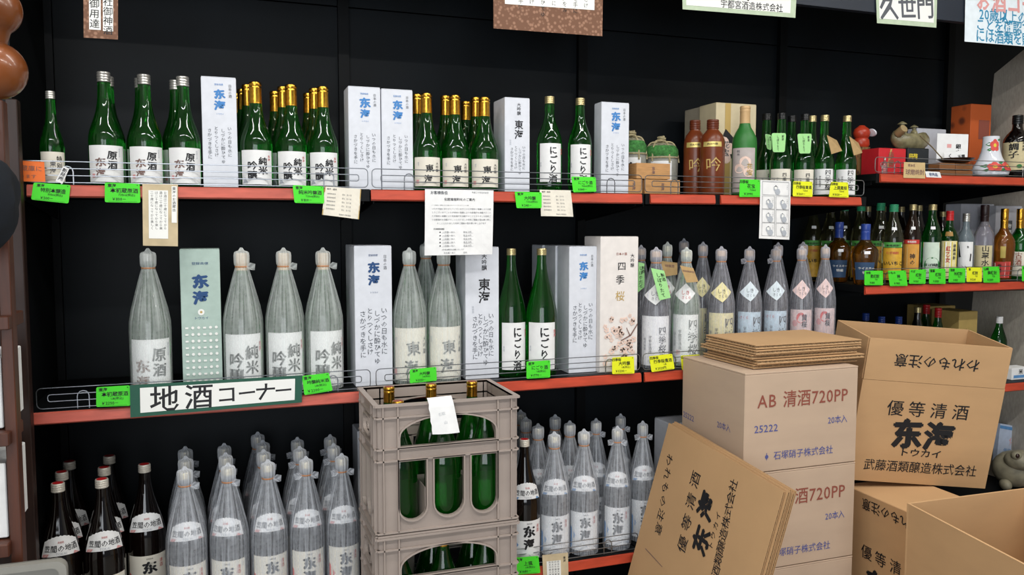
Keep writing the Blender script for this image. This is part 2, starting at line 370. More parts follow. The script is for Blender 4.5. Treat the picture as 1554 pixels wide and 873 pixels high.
def patch(mb, prof, hw, z0, z1, off, m, na=20, nz=2, top=None, bot=None, shift=0):
    """label sheet wrapped on the bottle, half width hw (metres along the surface)"""
    f = smap(prof, z0, off); vs = []
    for j in range(nz+1):
        for i in range(na+1):
            u = -1+2*i/na; lo = bot(u) if bot else 0; hi = (z1-z0)+(top(u) if top else 0)
            vs.append(f(shift+u*hw, lo+(hi-lo)*j/nz))
    fs = [(j*(na+1)+i, j*(na+1)+i+1, (j+1)*(na+1)+i+1, (j+1)*(na+1)+i) for j in range(nz) for i in range(na)]
    return mb.add(vs, fs, m)
def wrap_shell(h=.415):
    prof = [(.0535, .002), (.0555, .03), (.0560, .19), (.0548, .215), (.048, .25), (.0385, .285), (.029, .32), (.0215, .347), (.0175, .360), (.0175, .364), (.0198, .368), (.0205, .376), (.0208, .394), (.0195, .402), (.015, .405), (.008, .4075), (.005, .412), (.003, .416), (0, .4165)]
    def rf(a, z): k = .010 + .045*max(0, min(1, (z-.2)/.15)); k = k if z < .4035 else .14; return 1+k*math.sin(11*a+2)+k*.6*math.sin(17*a)
    return MB().lathe(prof, None, 56, rf=rf), prof
FILM = film('white_wrapping_film', '#f4faf9', .22, .48)
FILM2 = film('clear_wrapping_film', '#eef3fc', .20, .50)
FILM3 = film('lilac_wrapping_film', '#e6e8f4', .15, .36)
band = mat('orange_band', '#b07a52', .6, var=0)
PROTO = {}
def cap_mb(z0, z1, r, m, kind):
    b = MB()
    if kind == 'foil':
        b.lathe([(r*1.12, z0-.040), (r*1.06, z0), (r*1.10, z0+.002), (r*1.12, z0+.006), (r*1.04, z0+.009), (r*1.12, z0+.012), (r*1.12, z1-.003), (r*1.02, z1), (0, z1+.0005)], m, 20)
    else:
        n = 3; prof = [(r*1.06, z0)]
        for i in range(n):
            q0 = z0+(z1-z0)*.75*i/n; q1 = z0+(z1-z0)*.75*(i+1)/n; prof += [(r*1.13, q0+.001), (r*1.13, q1-.0015), (r*1.05, q1)]
        prof += [(r*1.12, z0+(z1-z0)*.8), (r*1.12, z1-.002), (r*1.03, z1), (0, z1+.0003)]
        b.lathe(prof, m, 24)
    return b
def make_bottle(kind, S):
    root = empty(S.get('name', 'bottle'))
    pf = S['prof']; body = MB().lathe(pf, S['glass'], 40).build('body', root, True)
    zt = pf[-1][1]; c = S['cap']
    if c:
        ch = S.get('caph', .017); cb = cap_mb(zt-ch*.6, zt+ch*.45, pf[-1][0], c, S.get('capk', 'screw'))
        cb.build('cap', root, True)
        if S.get('captop'): MB().lathe([(pf[-1][0]*.9, zt+ch*.45+.0004), (0, zt+ch*.45+.001)], S['captop'], 16).build('cap_disc', root)
    for L in S.get('labels', ()):
        b = MB(); patch(b, pf, L['hw'], L['z0'], L['z1'], .0006, L['m'], top=L.get('top'), bot=L.get('bot'), nz=L.get('nz', 2), shift=L.get('shift', 0))
        lo = b.build(L.get('name', 'label'), root, True)
        if L.get('items'): lettering(L['items'], smap(pf, L['z0'], .0014), lo, .5)
    if S.get('wrap'):
        sh, prof = wrap_shell(); sh.ms = [S['wrap']]
        o = sh.build('wrapping_film', root, True)
        MB().lathe([(.0185, .360), (.0192, .362), (.0185, .364)], band, 20).build('tie_band', o)
        if S.get('ear'):
            e = MB(); 
            for sgn in S['ear']:
                V = [(sgn*.010, -.012, .362), (sgn*.024, -.018, .374), (sgn*.038, -.016, .370), (sgn*.036, -.018, .352), (sgn*.022, -.024, .354), (sgn*.026, -.010, .360)]
                e.add(V, [(0, 1, 5), (1, 2, 5), (2, 3, 5), (3, 4, 5), (4, 0, 5)], S['wrap'])
            e.build('film_ear', o)
        for L in S.get('outer', ()):
            b = MB(); fo = smap(prof, L['z'], .0008); s = L['s']
            pts = [(0, s*.95), (-s*1.15, 0), (0, -s*.75), (s*.95, s*.1)]
            nn = 6; vs = []
            for j in range(nn+1):
                for i in range(nn+1):
                    u, v = i/nn, j/nn
                    x = (1-u)*(1-v)*pts[0][0]+u*(1-v)*pts[3][0]+u*v*pts[2][0]+(1-u)*v*pts[1][0]; y = (1-u)*(1-v)*pts[0][1]+u*(1-v)*pts[3][1]+u*v*pts[2][1]+(1-u)*v*pts[1][1]
                    vs.append(fo(x, y))
            b.add(vs, [(j*(nn+1)+i, (j+1)*(nn+1)+i, (j+1)*(nn+1)+i+1, j*(nn+1)+i+1) for j in range(nn) for i in range(nn)], L['m'])
            lo = b.build('shoulder_label', root, True)
            lettering(L['items'], smap(prof, L['z'], .0018), lo, .6)
    remember(root); return root
PLACED = []
def bottle(kind, loc, label, cat='bottle', group=None, turn=0, s=1, sz=1, rz_abs=None):
    S = SPEC[kind]
    if kind not in PROTO: o = PROTO[kind] = make_bottle(kind, S)
    else: o = copy_tree(PROTO[kind])
    o.location = loc; o.scale = (s, s, sz)
    o.rotation_euler = (0, 0, -math.atan2(loc[0], loc[1])+R(turn) if rz_abs is None else rz_abs)
    tag(o, label, cat, group)
    if not group and 'group' in o: del o['group']
    if kind != 'crate': PLACED.append((o, s*(.0562 if S.get('wrap') else max(r for r, z in S['prof']))))
    return o
LB = {}
def band_top(u): return -.016*u*u + .0012*math.cos(u*26)
def band_bot(u): return -.004*u*u
def wave(m1, wpx):   # red or blue wave picture at the foot of the big label
    return [poly([(-wpx, 0), (-wpx, .080), (-wpx*.62, .054), (-wpx*.2, .034), (wpx*.1, .018), (wpx*.4, .0)], m1),
            poly([(-wpx, .002), (-wpx*.5, .020), (-wpx*.1, .010), (wpx*.35, .024), (wpx*.7, .012), (wpx, .020), (wpx, .001)], 'l')]
def fan(ik): return dict(name='shoulder_label', hw=.054, z0=.218, z1=.268, m=paper, top=band_top, bot=band_bot, nz=4,
    items=[('笠間の地酒', 0, .019, .0185, 'h', .01, 'k'), ('TOKAI', 0, .0055, .0085, 'h', 0, 'l'), ('茨城県', 0, .034, .006, 'h', 0, 'r'), poly([(-.050, -.003), (-.035, -.001), (-.030, .006), (-.048, .004)], ik), poly([(.050, -.003), (.030, -.001), (.034, .006)], ik)])
def biglab(ik): return dict(hw=.058, z0=.018, z1=.148, m=cream if ik == 'q' else paper, items=wave(ik, .056)+LOGO(.004, .094, .036)+[('登録商標', .004, .121, .0045, 'h', 0, 'k'), ('清酒', .036, .110, .013, 'v', 0, 'r'), ('茨城', .049, .118, .006, 'v', 0, 'l')])
def genshu(k): return [('原酒', .014*k, .072*k, .025*k, 'v', .024, 'k')] + LOGO(-.014*k, .052*k, .023*k, 's', .03) + [('特選清酒', .032*k, .088*k, .0055*k, 'v', 0, 'l'), rect(-.036*k, .012*k, -.028*k, .022*k, 'p')]
def junmai(k): return [('純米', .016*k, .068*k, .025*k, 'v', .026, 'k'), ('吟醸', -.012*k, .055*k, .026*k, 'v', .026, 'k'), ('东海', .034*k, .082*k, .009*k, 'v', .01, 'r'), poly([(-.040*k, .004*k), (-.034*k, .022*k), (-.024*k, .006*k)], 'l')]
def tokai(k): return [('東', .006*k, .062*k, .027*k, 'h', .026, 'k', 4), ('海', .002*k, .026*k, .028*k, 'h', .026, 'k', 3), ('大吟醸', .033*k, .078*k, .011*k, 'v', .004, 'k'), ('醸造', -.032*k, .08*k, .006*k, 'v', 0, 'l'), rect(-.040*k, .010*k, -.030*k, .022*k, 'p')]
def nigori(k): return [('にごり酒', .006*k, .084*k, .024*k, 'v', .026, 'k'), ('东海', .034*k, .085*k, .009*k, 'v', .01, 'r'), ('清酒', -.030*k, .05*k, .006*k, 'v', 0, 'l')]
def shiki(k, t='四季桜'): return [(t, .018*k, .080*k, .025*k if len(t) < 4 else .020*k, 'v', .012, 'k'), ('宇都宮酒造', -.012*k, .065*k, .008*k, 'v', 0, 'k'), ('栃木県産', -.026*k, .06*k, .007*k, 'v', 0, 'g')]
def lab(z0, z1, hw, items, m=paper, **k): return dict(hw=hw, z0=z0, z1=z1, m=m, items=items, **k)
def diam(m, ik='g', s=.042): return [dict(z=.252, s=s, m=m, items=[('しき', -.002, .007, .017, 'h', 0, ik), ('さくら', .002, -.010, .012, 'h', 0, ik)])]
yell = mat('pale_yellow_label', '#e0d6a4', .8, var=.08, scale=60); blu = mat('pale_blue_label', '#c3d7e4', .8, var=.1, scale=60); pnk = mat('pale_pink_label', '#e3c9c6', .8, var=.1, scale=60); grylab = mat('silver_grey_label', '#b9b8ad', .7, var=.05)
W18 = dict(prof=P18, cap=silver, caph=.018)
SPEC = {
 'genshu': dict(name='sake_bottle', prof=P720, glass=gglass, cap=silver, caph=.026, labels=[lab(.010, .108, .049, genshu(1))]),
 'small': dict(name='sake_bottle', prof=P720, glass=gglass, cap=silver, caph=.024, labels=[lab(.010, .108, .050, [('特別', .022, .075, .022, 'v', .01, 'k'), ('東海', 0, .06, .022, 'v', .01, 'g')], cream)]),
 'junmai': dict(name='sake_bottle', prof=P720, glass=gglass, cap=gold, capk='foil', caph=.02, labels=[lab(.010, .108, .046, junmai(.98))]),
 'daigin': dict(name='sake_bottle', prof=P720, glass=gglass, cap=gold, capk='foil', caph=.02, labels=[lab(.014, .104, .045, tokai(.9), cream)]),
 'nigori': dict(name='sake_bottle', prof=P720T, glass=gglass, cap=champ, caph=.022, labels=[lab(.034, .155, .040, nigori(1.18))]),
 'nigori18': dict(name='large_sake_bottle', prof=P18, glass=gglass, cap=champ, caph=.02, labels=[lab(.025, .172, .050, nigori(1.4))]),
 'shikidark': dict(name='sake_bottle', prof=P720, glass=gglass2, cap=mat('black_cap', '#0d0f11', .3, var=0), caph=.022, labels=[lab(.010, .100, .042, shiki(.85, '四季桜貴酒'), cream)]),
 'shiki': dict(name='sake_bottle', prof=P720, glass=gglass, cap=champ, caph=.022, labels=[lab(.010, .104, .042, shiki(1))]),
 'w_genshu': dict(W18, name='wrapped_sake_bottle', glass=gglass, wrap=FILM, labels=[lab(.012, .170, .062, genshu(1.62))]),
 'w_junmai': dict(W18, name='wrapped_sake_bottle', glass=gglass, cap=tan_cap, capk='foil', wrap=FILM, ear=(1,), labels=[lab(.012, .174, .058, junmai(1.62))]),
 'w_tokai': dict(W18, name='wrapped_sake_bottle', glass=gglass, wrap=FILM, labels=[lab(.012, .173, .060, tokai(1.6), cream)]),
 'w_kishu': dict(W18, name='wrapped_sake_bottle', glass=dkglass, cap=tan_cap, wrap=FILM3, labels=[lab(.012, .182, .060, shiki(1.5, '四季桜貴酒'))], outer=diam(paper)),
 'w_shiki': dict(W18, name='wrapped_sake_bottle', glass=gglass, cap=champ, wrap=FILM, labels=[lab(.012, .182, .058, shiki(1.7)+[rect(-.036, .03, -.02, .045, 'p')])], outer=diam(paper, 'r')),
 'w_yellow': dict(W18, name='wrapped_sake_bottle', glass=dkglass, cap=tan_cap, wrap=FILM3, labels=[lab(.012, .182, .056, shiki(1.7), yell)], outer=diam(yell)),
 'w_blue': dict(W18, name='wrapped_sake_bottle', glass=dkglass, cap=tan_cap, wrap=FILM3, ear=(-1,), labels=[lab(.012, .182, .056, shiki(1.7)+[('さくら', -.025, .15, .013, 'h', .005, 'r', 0)], blu)], outer=diam(mat('very_pale_blue', '#d3dfe6', .8, var=.04))),
 'w_pink': dict(W18, name='wrapped_sake_bottle', glass=dkglass, cap=tan_cap, wrap=FILM3, labels=[lab(.012, .182, .056, [disc(-.004, .140, .020, 'q'), disc(-.03, .12, .012, 'p'), ('黄桜', .012, .142, .024, 'v', .026, 'k')], pnk)], outer=diam(pnk)),
 'w_dark': dict(W18, name='wrapped_sake_bottle', glass=dkglass, cap=tan_cap, wrap=FILM3),
 'w_kasama_red': dict(W18, name='wrapped_sake_bottle', glass=dkglass, cap=champ, wrap=FILM2, ear=(1,), labels=[biglab('q'), fan('p')]),
 'w_kasama_bow': dict(W18, name='wrapped_sake_bottle', glass=dkglass, cap=champ, wrap=FILM2, ear=(1, -1), labels=[biglab('q'), fan('p')]),
 'w_kasama_blue': dict(W18, name='wrapped_sake_bottle', glass=dkglass, cap=champ, wrap=FILM2, labels=[biglab('o'), fan('o')]),
 'w_kasama_blue_bow': dict(W18, name='wrapped_sake_bottle', glass=dkglass, cap=champ, wrap=FILM2, ear=(1, -1), labels=[biglab('o'), fan('o')]),
 'kasama': dict(W18, name='large_sake_bottle', glass=dkglass, cap=pale_cap, captop=rednk, caph=.022, labels=[biglab('q'), fan('p')]),
 'kasama_blue': dict(W18, name='large_sake_bottle', glass=dkglass, cap=pale_cap, captop=rednk, caph=.022, labels=[biglab('o'), fan('o')]),
 'crate': dict(W18, name='large_sake_bottle', glass=gglass, cap=gold, capk='foil', caph=.02, captop=INK['m']),
 'brown': dict(name='ceramic_bottle', prof=PJUG, glass=mat('brown_stoneware', '#6e3318', .28, var=.12, scale=20), cap=mat('brown_shrink_cap', '#5e2a17', .3, var=0), caph=.03,
    labels=[lab(.165, .182, .030, [('純米吟醸', 0, .009, .008, 'h', 0, 'k')], mat('gold_band', '#d8c376', .35, .5, var=0)), dict(name='emblem', hw=.0001, z0=.06, z1=.0601, m=mat('gold_ink2', '#c9ab74', .5, var=0), items=[('吟', .004, .045, .052, 'h', .0, 'y'), ('特別純米', .040, .10, .014, 'v', 0, 's')])]),
 'hanadakara': dict(name='sake_bottle', prof=PWINE, glass=frost_g, cap=tan_cap, capk='foil', caph=.02, labels=[lab(.012, .158, .040, [disc(.006, .10, .018, 'F'), disc(-.012, .078, .016, 'F'), disc(.016, .066, .016, 'F'), ('花宝', .020, .085, .020, 'v', .02, 'y'), ('純米', -.015, .135, .010, 'v', 0, 'g')], mat('mauve_grey_label', '#b3aaa6', .7, var=.05))]),
}
exec_order = 2
HT = {id(P720): .304, id(P720T): .304, id(P18): .400, id(PJUG): .260, id(PWINE): .30}
def put(kind, px, Y, z, label, top=None, wpx=None, group=None, turn=0, cat='bottle'):
    S = SPEC[kind]; h = .4165 if S.get('wrap') else HT[id(S['prof'])]; sz = 1
    X = colX(px, Y, z+h); Zc = (Vector((X, Y, z))-CAM).dot(_f)
    if top is not None: sz = max(.8, min(1.2, (onY(px, top, Y).z-z)/h))
    X = colX(px, Y, z+h*sz); s = 1
    if wpx: s = wpx*Zc/FPX/math.sqrt(1+((px-777)/FPX)**2)/(2*(.0555 if S.get('wrap') else rz(S['prof'], .05)))
    return bottle(kind, (X, Y, z+.0006), label, cat, group, turn, s, sz)
def putz(kind, px, Y, z, label, group=None, turn=0, s=1):
    S = SPEC[kind]; h = .4165 if S.get('wrap') else .400
    return bottle(kind, (colX(px, Y, z+h), Y, z+.0006), label, 'bottle', group, turn, s, 1)
# upper shelf, from the left
g = 'green bottles on the upper shelf'
put('small', 76, 2.47, ZT, 'smallest green bottle, silver cap, cream label, alone at the left end of the upper shelf', 155, 38)
put('genshu', 157, 2.475, ZT, 'green bottle with silver cap and white genshu label, the first of three from the left', 112, 54, g)
put('genshu', 218, 2.475, ZT, 'green bottle with silver cap and white genshu label, the middle one of three', 116, 52, g)
put('genshu', 277, 2.475, ZT, 'green bottle with silver cap and white genshu label, touching the lone white carton', 119, 50, g)
put('genshu', 166, 2.57, ZT, 'silver-capped green bottle hidden behind the first genshu bottle from the left', None, None, g)
put('genshu', 210, 2.57, ZT, 'silver-capped green bottle hidden behind the middle genshu bottle', None, None, g)
put('genshu', 266, 2.57, ZT, 'silver-capped green bottle hidden behind the third genshu bottle', None, None, g)
g = 'gold-capped junmai ginjo bottles on the upper shelf'
put('junmai', 387, 2.475, ZT, 'gold-capped green bottle, two-column white label, next to the white carton on its left', 126, 49, g)
put('junmai', 441, 2.475, ZT, 'gold-capped green bottle, two-column white label, middle of the three in front', 130, 46, g)
put('junmai', 489.5, 2.475, ZT, 'gold-capped green bottle, two-column white label, last of three before the paired cartons', 133, 45, g)
for px, Y, t in ((375, 2.563, 'close behind the first two-column label bottle'), (368, 2.65, 'third in the file behind the first two-column label bottle'), (361, 2.737, 'last in the file behind the first two-column label bottle'),
                 (429, 2.563, 'close behind the middle two-column label bottle'), (417, 2.66, 'second behind the middle two-column label bottle'),
                 (477, 2.563, 'close behind the last two-column label bottle'), (468, 2.66, 'second behind the last two-column label bottle')):
    put('junmai', px, Y, ZT, 'gold-capped green bottle '+t, None, 45*2.475/Y, g)
g = 'gold-capped daiginjo bottles on the upper shelf'
put('daigin', 647, 2.475, ZT, 'gold-capped green bottle with cream label, touching the right carton of the pair', 143, 42, g, 4)
put('daigin', 690, 2.475, ZT, 'gold-capped green bottle with cream label, middle of the cream label three', 146, 43, g, 4)
put('daigin', 735, 2.475, ZT, 'gold-capped green bottle with cream label, touching the tall carton with black writing', 149, 44, g, 4)
for px, Y, t in ((633, 2.565, 'close behind the first cream label bottle'), (676, 2.565, 'close behind the middle cream label bottle'), (707, 2.655, 'in the gap behind the middle and last cream label bottles'), (722, 2.565, 'close behind the last cream label bottle')):
    put('daigin', px, Y, ZT, 'gold-capped green bottle '+t, None, 42*2.475/Y, g)
put('nigori', 834, 2.475, ZT, 'green bottle with tall white hiragana label, the first of two, its label fully visible', 148, 38, turn=8)
put('nigori', 880.5, 2.475, ZT, 'green bottle with tall white hiragana label, partly covered by a green price card', 150.5, 36, turn=6)
# right part of the upper shelf
put('brown', 1055, 2.57, ZT, 'brown stoneware bottle with gold writing, behind and left of its twin', 183, 34)
put('brown', 1082, 2.49, ZT, 'brown stoneware bottle with gold writing, in front and right of its twin', 182, 38)
put('hanadakara', 1131, 2.49, ZT, 'frosted green wine-shaped bottle with pink blossom label and tan cap', 161, 38, turn=-4)
g = 'green bottles at the right end of the upper shelf'
put('shikidark', 1164, 2.60, ZT, 'black-capped green bottle behind the frosted green bottle', 174, 36, g)
put('shikidark', 1186.5, 2.49, ZT, 'black-capped green bottle wearing a green neck tag, first of the two in front', 173, 34, g)
put('shikidark', 1222, 2.49, ZT, 'black-capped green bottle wearing a green neck tag, beside the bottles with champagne caps', 174.5, 34, g)
put('shikidark', 1202, 2.60, ZT, 'black-capped green bottle in the gap behind the two with green neck tags', 177, 33, g)
put('shiki', 1233, 2.60, ZT, 'champagne-capped green bottle hidden behind the others', 177, 33, g)
put('shiki', 1252, 2.49, ZT, 'champagne-capped green bottle with white label and kraft neck tag, second from the end', 176, 33, g)
put('shiki', 1286, 2.49, ZT, 'champagne-capped green bottle with white label and kraft neck tag, last on the upper shelf', 177, 34, g)
# middle shelf
YM = 2.485
g = 'film-wrapped large bottles on the middle shelf'
put('w_genshu', 224, YM, ZM, 'film-wrapped large bottle, silver cap, genshu label, left of the mint green carton', 377, 64, g)
put('w_junmai', 366, YM, ZM, 'film-wrapped bottle with tan cap and two-column label, touching the mint green carton', 376, 61, g, -2)
put('w_junmai', 430, YM, ZM, 'film-wrapped bottle with tan cap and two-column label, between its two twins', 376, 59, g, 0)
put('w_junmai', 490, YM, ZM, 'film-wrapped bottle with tan cap and two-column label, left of the white cartons', 376, 57, g, 14)
put('w_tokai', 621, YM, ZM, 'film-wrapped bottle with cream label of two large characters, right of the white cartons', 376, 52, g, 2)
put('w_tokai', 673, YM, ZM, 'film-wrapped bottle with cream label, its top hidden by the hanging white notice', 376, 52, g, 8)
put('w_tokai', 646, 2.62, ZM, 'film-wrapped bottle standing behind the two with cream labels', 366, 46, g)
put('nigori18', 776, 2.485, ZM, 'large green bottle with tall white hiragana label, left one of the unwrapped pair', 378, 44, turn=16)
put('nigori18', 822, 2.46, ZM, 'large green bottle with tall white hiragana label, right one of the unwrapped pair', 378, 47, turn=2)
g = 'film-wrapped bottles with diamond labels'
put('w_kishu', 996, 2.47, ZM, 'film-wrapped dark bottle with white label and green neck tag, first beside the blossom carton', 375, 46, g)
put('w_shiki', 1042, 2.48, ZM, 'film-wrapped green bottle with white label and kraft neck tag', 375, 44, g)
put('w_yellow', 1095, 2.48, ZM, 'film-wrapped dark bottle with pale yellow diamond and label', 374, 44, g, 8)
put('w_blue', 1138, 2.48, ZM, 'film-wrapped dark bottle with pale blue label, first of the two blue ones', 374, 41, g, 8)
put('w_blue', 1178, 2.48, ZM, 'film-wrapped dark bottle with pale blue label, beside the pink labelled ones', 374, 40, g, 8)
put('w_pink', 1217, 2.48, ZM, 'film-wrapped dark bottle with pink label, second from the end of the row', 373, 38, g, 8)
put('w_pink', 1253, 2.48, ZM, 'film-wrapped dark bottle with pink label, last of the row', 371, 36, g, 8)
for k, px, top, Y, t in (('w_dark', 973, 372, 2.60, 'just right of the blossom carton, behind the first diamond label bottle'), ('w_shiki', 1013, 367, 2.60, 'with greenish glass, behind the two neck-tagged ones'), ('w_dark', 1038, 362, 2.71, 'farthest back, behind the kraft-tagged bottle'),
                      ('w_yellow', 1067, 367, 2.60, 'with yellow diamond, behind the front yellow one'), ('w_blue', 1181, 368, 2.60, 'hidden behind the second blue labelled bottle'), ('w_pink', 1219, 367, 2.60, 'hidden behind the first pink labelled bottle')):
    put(k, px, Y, ZM, 'film-wrapped bottle '+t, top, 38, g)
# lower shelf
g = 'dark bottles on the lower shelf'
for px, py, t in ((90, 2.445, 'front left corner of the group, above the grey tray'), (152, 2.445, 'in front, second from the left'), (219, 2.56, 'standing alone beside the first wrapped bottles'),
                  (93.5, 2.556, 'second row, behind the front left one'), (158, 2.565, 'second row, behind the second one'), (107, 2.665, 'third row, above the others at the left'), (164, 2.69, 'third row, highest in the picture of its file')):
    putz('kasama', px, py, ZB, 'dark bare bottle, '+t, g, turn=2)
g = 'film-wrapped bottles with red wave labels'
nm = ['front row', 'second row', 'third row', 'fourth row']
RW = [[(280, 717), (347, 710), (405, 703.6), (464.6, 695), (518, 690)], [(283, 696), (342, 690), (401, 687), (454, 676), (504.5, 669)], [(281, 676), (340, 672), (402, 668.5), (449, 659), (500, 651)], [(391, 651)]]
fl = ['file beside the dark bottles', 'second file', 'middle file', 'fourth file', 'file beside the crate']
for r, row in enumerate(RW):
    for i, (px, py) in enumerate(row):
        putz('w_kasama_bow' if i > 2 else 'w_kasama_red', px, 2.445+.113*r-(.003*i if r == 0 else 0), ZB, 'film-wrapped dark bottle with red wave label, %s, %s' % (nm[r], fl[i] if r < 3 else 'seen farthest back at the middle'), g, turn=[2, -14, 4, 2, 6][i], s=[.99, .97, .95, .92, .90][i])
g = 'film-wrapped bottles with blue wave labels'
RW = [[(841.6, 661), (886, 656.5), (937, 652.7), (975.6, 648)], [(816, 646), (865, 641), (904, 635), (942, 630)], [(798.6, 633), (843, 628)], [(790, 619)]]
for r, row in enumerate(RW):
    for i, (px, py) in enumerate(row):
        putz('w_kasama_blue_bow' if i > 1 and r < 2 else 'w_kasama_blue', px, 2.462+.113*r+[0, 0, 0, .035][i]+(.012 if r == 1 else 0), ZB, 'film-wrapped dark bottle with blue wave label, %s, %s from the crate' % (nm[r], ['first', 'second', 'third', 'fourth'][i]), g, turn=[8, 4, 2, 12][i], s=[.95, .93, .86, .84][i])
putz('kasama_blue', 796, 2.455, ZB, 'bare dark bottle with red cap top and blue wave label, right beside the crate', turn=14, s=.97)

# ------------------------------------------------------------------ gift cartons
def slabmap(x0, z0, y): return lambda a, b: (x0+a, y, z0+b)
def gift(px0, px1, top, Y, D, zs, label, design, m, group=None, rot=0, smooth=True, topz=None):
    zt = onY(px0, top, Y).z if topz is None else topz; x0 = colX(px0, Y, zt); x1 = colX(px1, Y, zt); H = zt-zs; W = x1-x0
    o = empty('gift_carton', (x0, Y, zs+.0005), R(rot)); tag(o, label, 'box', group)
    b = MB().bbox(0, W, 0, D, 0, H-.0008, m, .0012)
    b.build('carton_body', o)
    l = MB(); l.bbox(.001, W-.001, .001, D-.001, H-.0006, H+.0012, m, .0004).build('top_flap', o)
    if design:
        lettering(design(W, H), lambda a, c: (a, -.0008, c), o, .4)
        side = [(CURS[i % 5], .012+0*i, 0, 0, 'v') for i in range(0)]
    return o
def d_blue(c, hfrac=1):
    def f(W, H):
        k = W/.088
        return LOGO(W*.52, H*.845, .026*k, c, .06) + [('登録商標', W*.50, H*.935, .0055*k, 'h', 0, c), ('トウカイ', W*.52, H*.67, .005*k, 'h', 0, c), ('日本の酒', W*.82, H*.925, .0085*k, 'v', 0, 'g')] + \
            [(CURS[i], W*(.78-.19*i), H*(.54-.02*(i % 2)), .0105*k*H/.285, 'v', 0, 'g') for i in range(4)]
    return f
def d_black(W, H):
    k = W/.088
    return [('大吟醸', W*.56, H*.93, .0135*k, 'v', .008, 'k'), ('東海', W*.56, H*.72, .031*k, 'v', .018, 'k'), ('特撰酒', W*.22, H*.55, .006*k, 'v', 0, 'l')] + \
        [(CURS[i], W*(.76-.16*i), H*(.48-.02*(i % 2)), .0105*k*H/.285, 'v', 0, 'g') for i in range(4)]
def d_mint(W, H):
    it = LOGO(W*.50, H*.78, .040, 'n', .065) + [('登録商標', W*.5, H*.905, .0085, 'h', 0, 'n', 0, 1.3), ('トウカイ', W*.5, H*.535, .009, 'h', 0, 'n', 0, 1.1), disc(W*.5, H*.575, .009, 'w'), disc(W*.5, H*.575, .0035, 'y')]
    for r_ in range(9):
        for c_ in range(6):
            x, y = W*(.13+.148*c_), H*(.47-.045*r_)
            it.append(disc(x, y, .0042, 'w', 8) if (r_*3+c_) % 3 else rect(x-.004, y-.003, x+.004, y+.002, 'w'))
    return it
def d_sakura(W, H):
    it = [('日本の酒', W*.55, H*.875, .010, 'h', .01, 'm'), ('四', W*.56, H*.785, .030, 'h', .004, 'k', 0, 1.1), ('季', W*.52, H*.685, .032, 'h', .004, 'k'), ('桜', W*.52, H*.565, .034, 'h', .006, 'y'), ('大吟醸', W*.84, H*.86, .015, 'v', .004, 'k')]
    rr = random.Random(3)
    for i in range(46):
        x = W*rr.uniform(.12, .90); y = H*(rr.uniform(.05, .42) if x > W*.4 else rr.uniform(.05, .40)); r_ = rr.uniform(.005, .009)
        for q in range(5):
            a = 2*math.pi*q/5+i; it.append(disc(min(W*.95, max(W*.05, x+r_*.8*math.cos(a))), y+r_*.8*math.sin(a), r_*.5, 'F', 6))
    it += [poly([(W*.99, H*.36), (W*.80, H*.275), (W*.55, H*.235), (W*.55, H*.228), (W*.82, H*.265), (W*.99, H*.345)], 's'), poly([(W*.80, H*.27), (W*.70, H*.33), (W*.69, H*.325), (W*.78, H*.265)], 's')]
    return it
B7, B18 = .088, .112
gift(304.5, 358, 116, 2.455, .085, ZT, 'white carton with light blue brush mark, standing alone left of the gold-capped bottles', d_blue('b'), boxwhite)
gift(528, 577, 131, 2.455, .085, ZT, 'white carton with light blue brush mark, left one of the touching pair', d_blue('b'), boxwhite)
gift(578.5, 626, 135, 2.455, .085, ZT, 'white carton with light blue brush mark, right one of the touching pair', d_blue('b'), boxwhite)
gift(766, 804, 148, 2.455, .11, ZT, 'white carton with black brush writing on the upper shelf', d_black, boxwhite)
gift(913, 955, 155, 2.455, .055, ZT, 'white carton with light blue brush mark, beside the small straw barrels', d_blue('b'), boxwhite)
gift(272, 333, 379, 2.47, .11, ZM, 'pale mint green tall carton with navy brush mark and white dots', d_mint, mat('mint_card', '#a9bdb4', .6, var=.04))
gift(537, 594, 374, 2.46, .10, ZM, 'tall white carton with navy brush mark, in front of its plain twin', d_blue('n'), boxwhite)
gift(531.5, 582, 367, 2.565, .10, ZM, 'tall white carton peeping out behind the one with navy mark', None, boxwhite, topz=onY(537, 374, 2.46).z)
gift(706, 757, 376, 2.46, .11, ZM, 'tall white carton with black brush writing, below the hanging white notice', d_black, boxwhite)
zt_ = onY(864, 375, 2.455).z
gift(864, 906, 375, 2.455, .10, ZM, 'tall white carton with blue brush mark, front of a file of three', d_blue('b'), boxwhite)
gift(843, 888, 368, 2.558, .10, ZM, 'plain side of tall white carton, second of the file of three', None, boxwhite, topz=zt_)
gift(823, 866, 362, 2.661, .10, ZM, 'plain side of tall white carton, last of the file of three', None, boxwhite, topz=zt_)
gift(911.5, 969, 360, 2.43, .125, ZM, 'tallest carton with cherry blossom branch and gold character', d_sakura, mat('blossom_carton', '#e0dad6', .5, var=.03))
p = onZ(1012, 640, ZB+.40)
o = empty('tall_carton', (p.x-.01, p.y-.04, ZB)); tag(o, 'plain white carton standing behind the leaning cardboard stack', 'box'); MB().bbox(0, .11, 0, .11, 0, .40, boxwhite).build('carton_body', o); MB().bbox(.002, .108, .002, .108, .4005, .402, boxwhite, .0004).build('top_flap', o)
p = onZ(540, 655, ZB+.41)
o = empty('tall_carton', (p.x+.005, p.y, ZB)); tag(o, 'white carton with a blue mark behind the bottle crate', 'box'); MB().bbox(0, .11, 0, .11, 0, .41, boxwhite).build('carton_body', o); lettering(LOGO(.055, .33, .04, 'n'), lambda a, c: (a, -.0008, c), o)
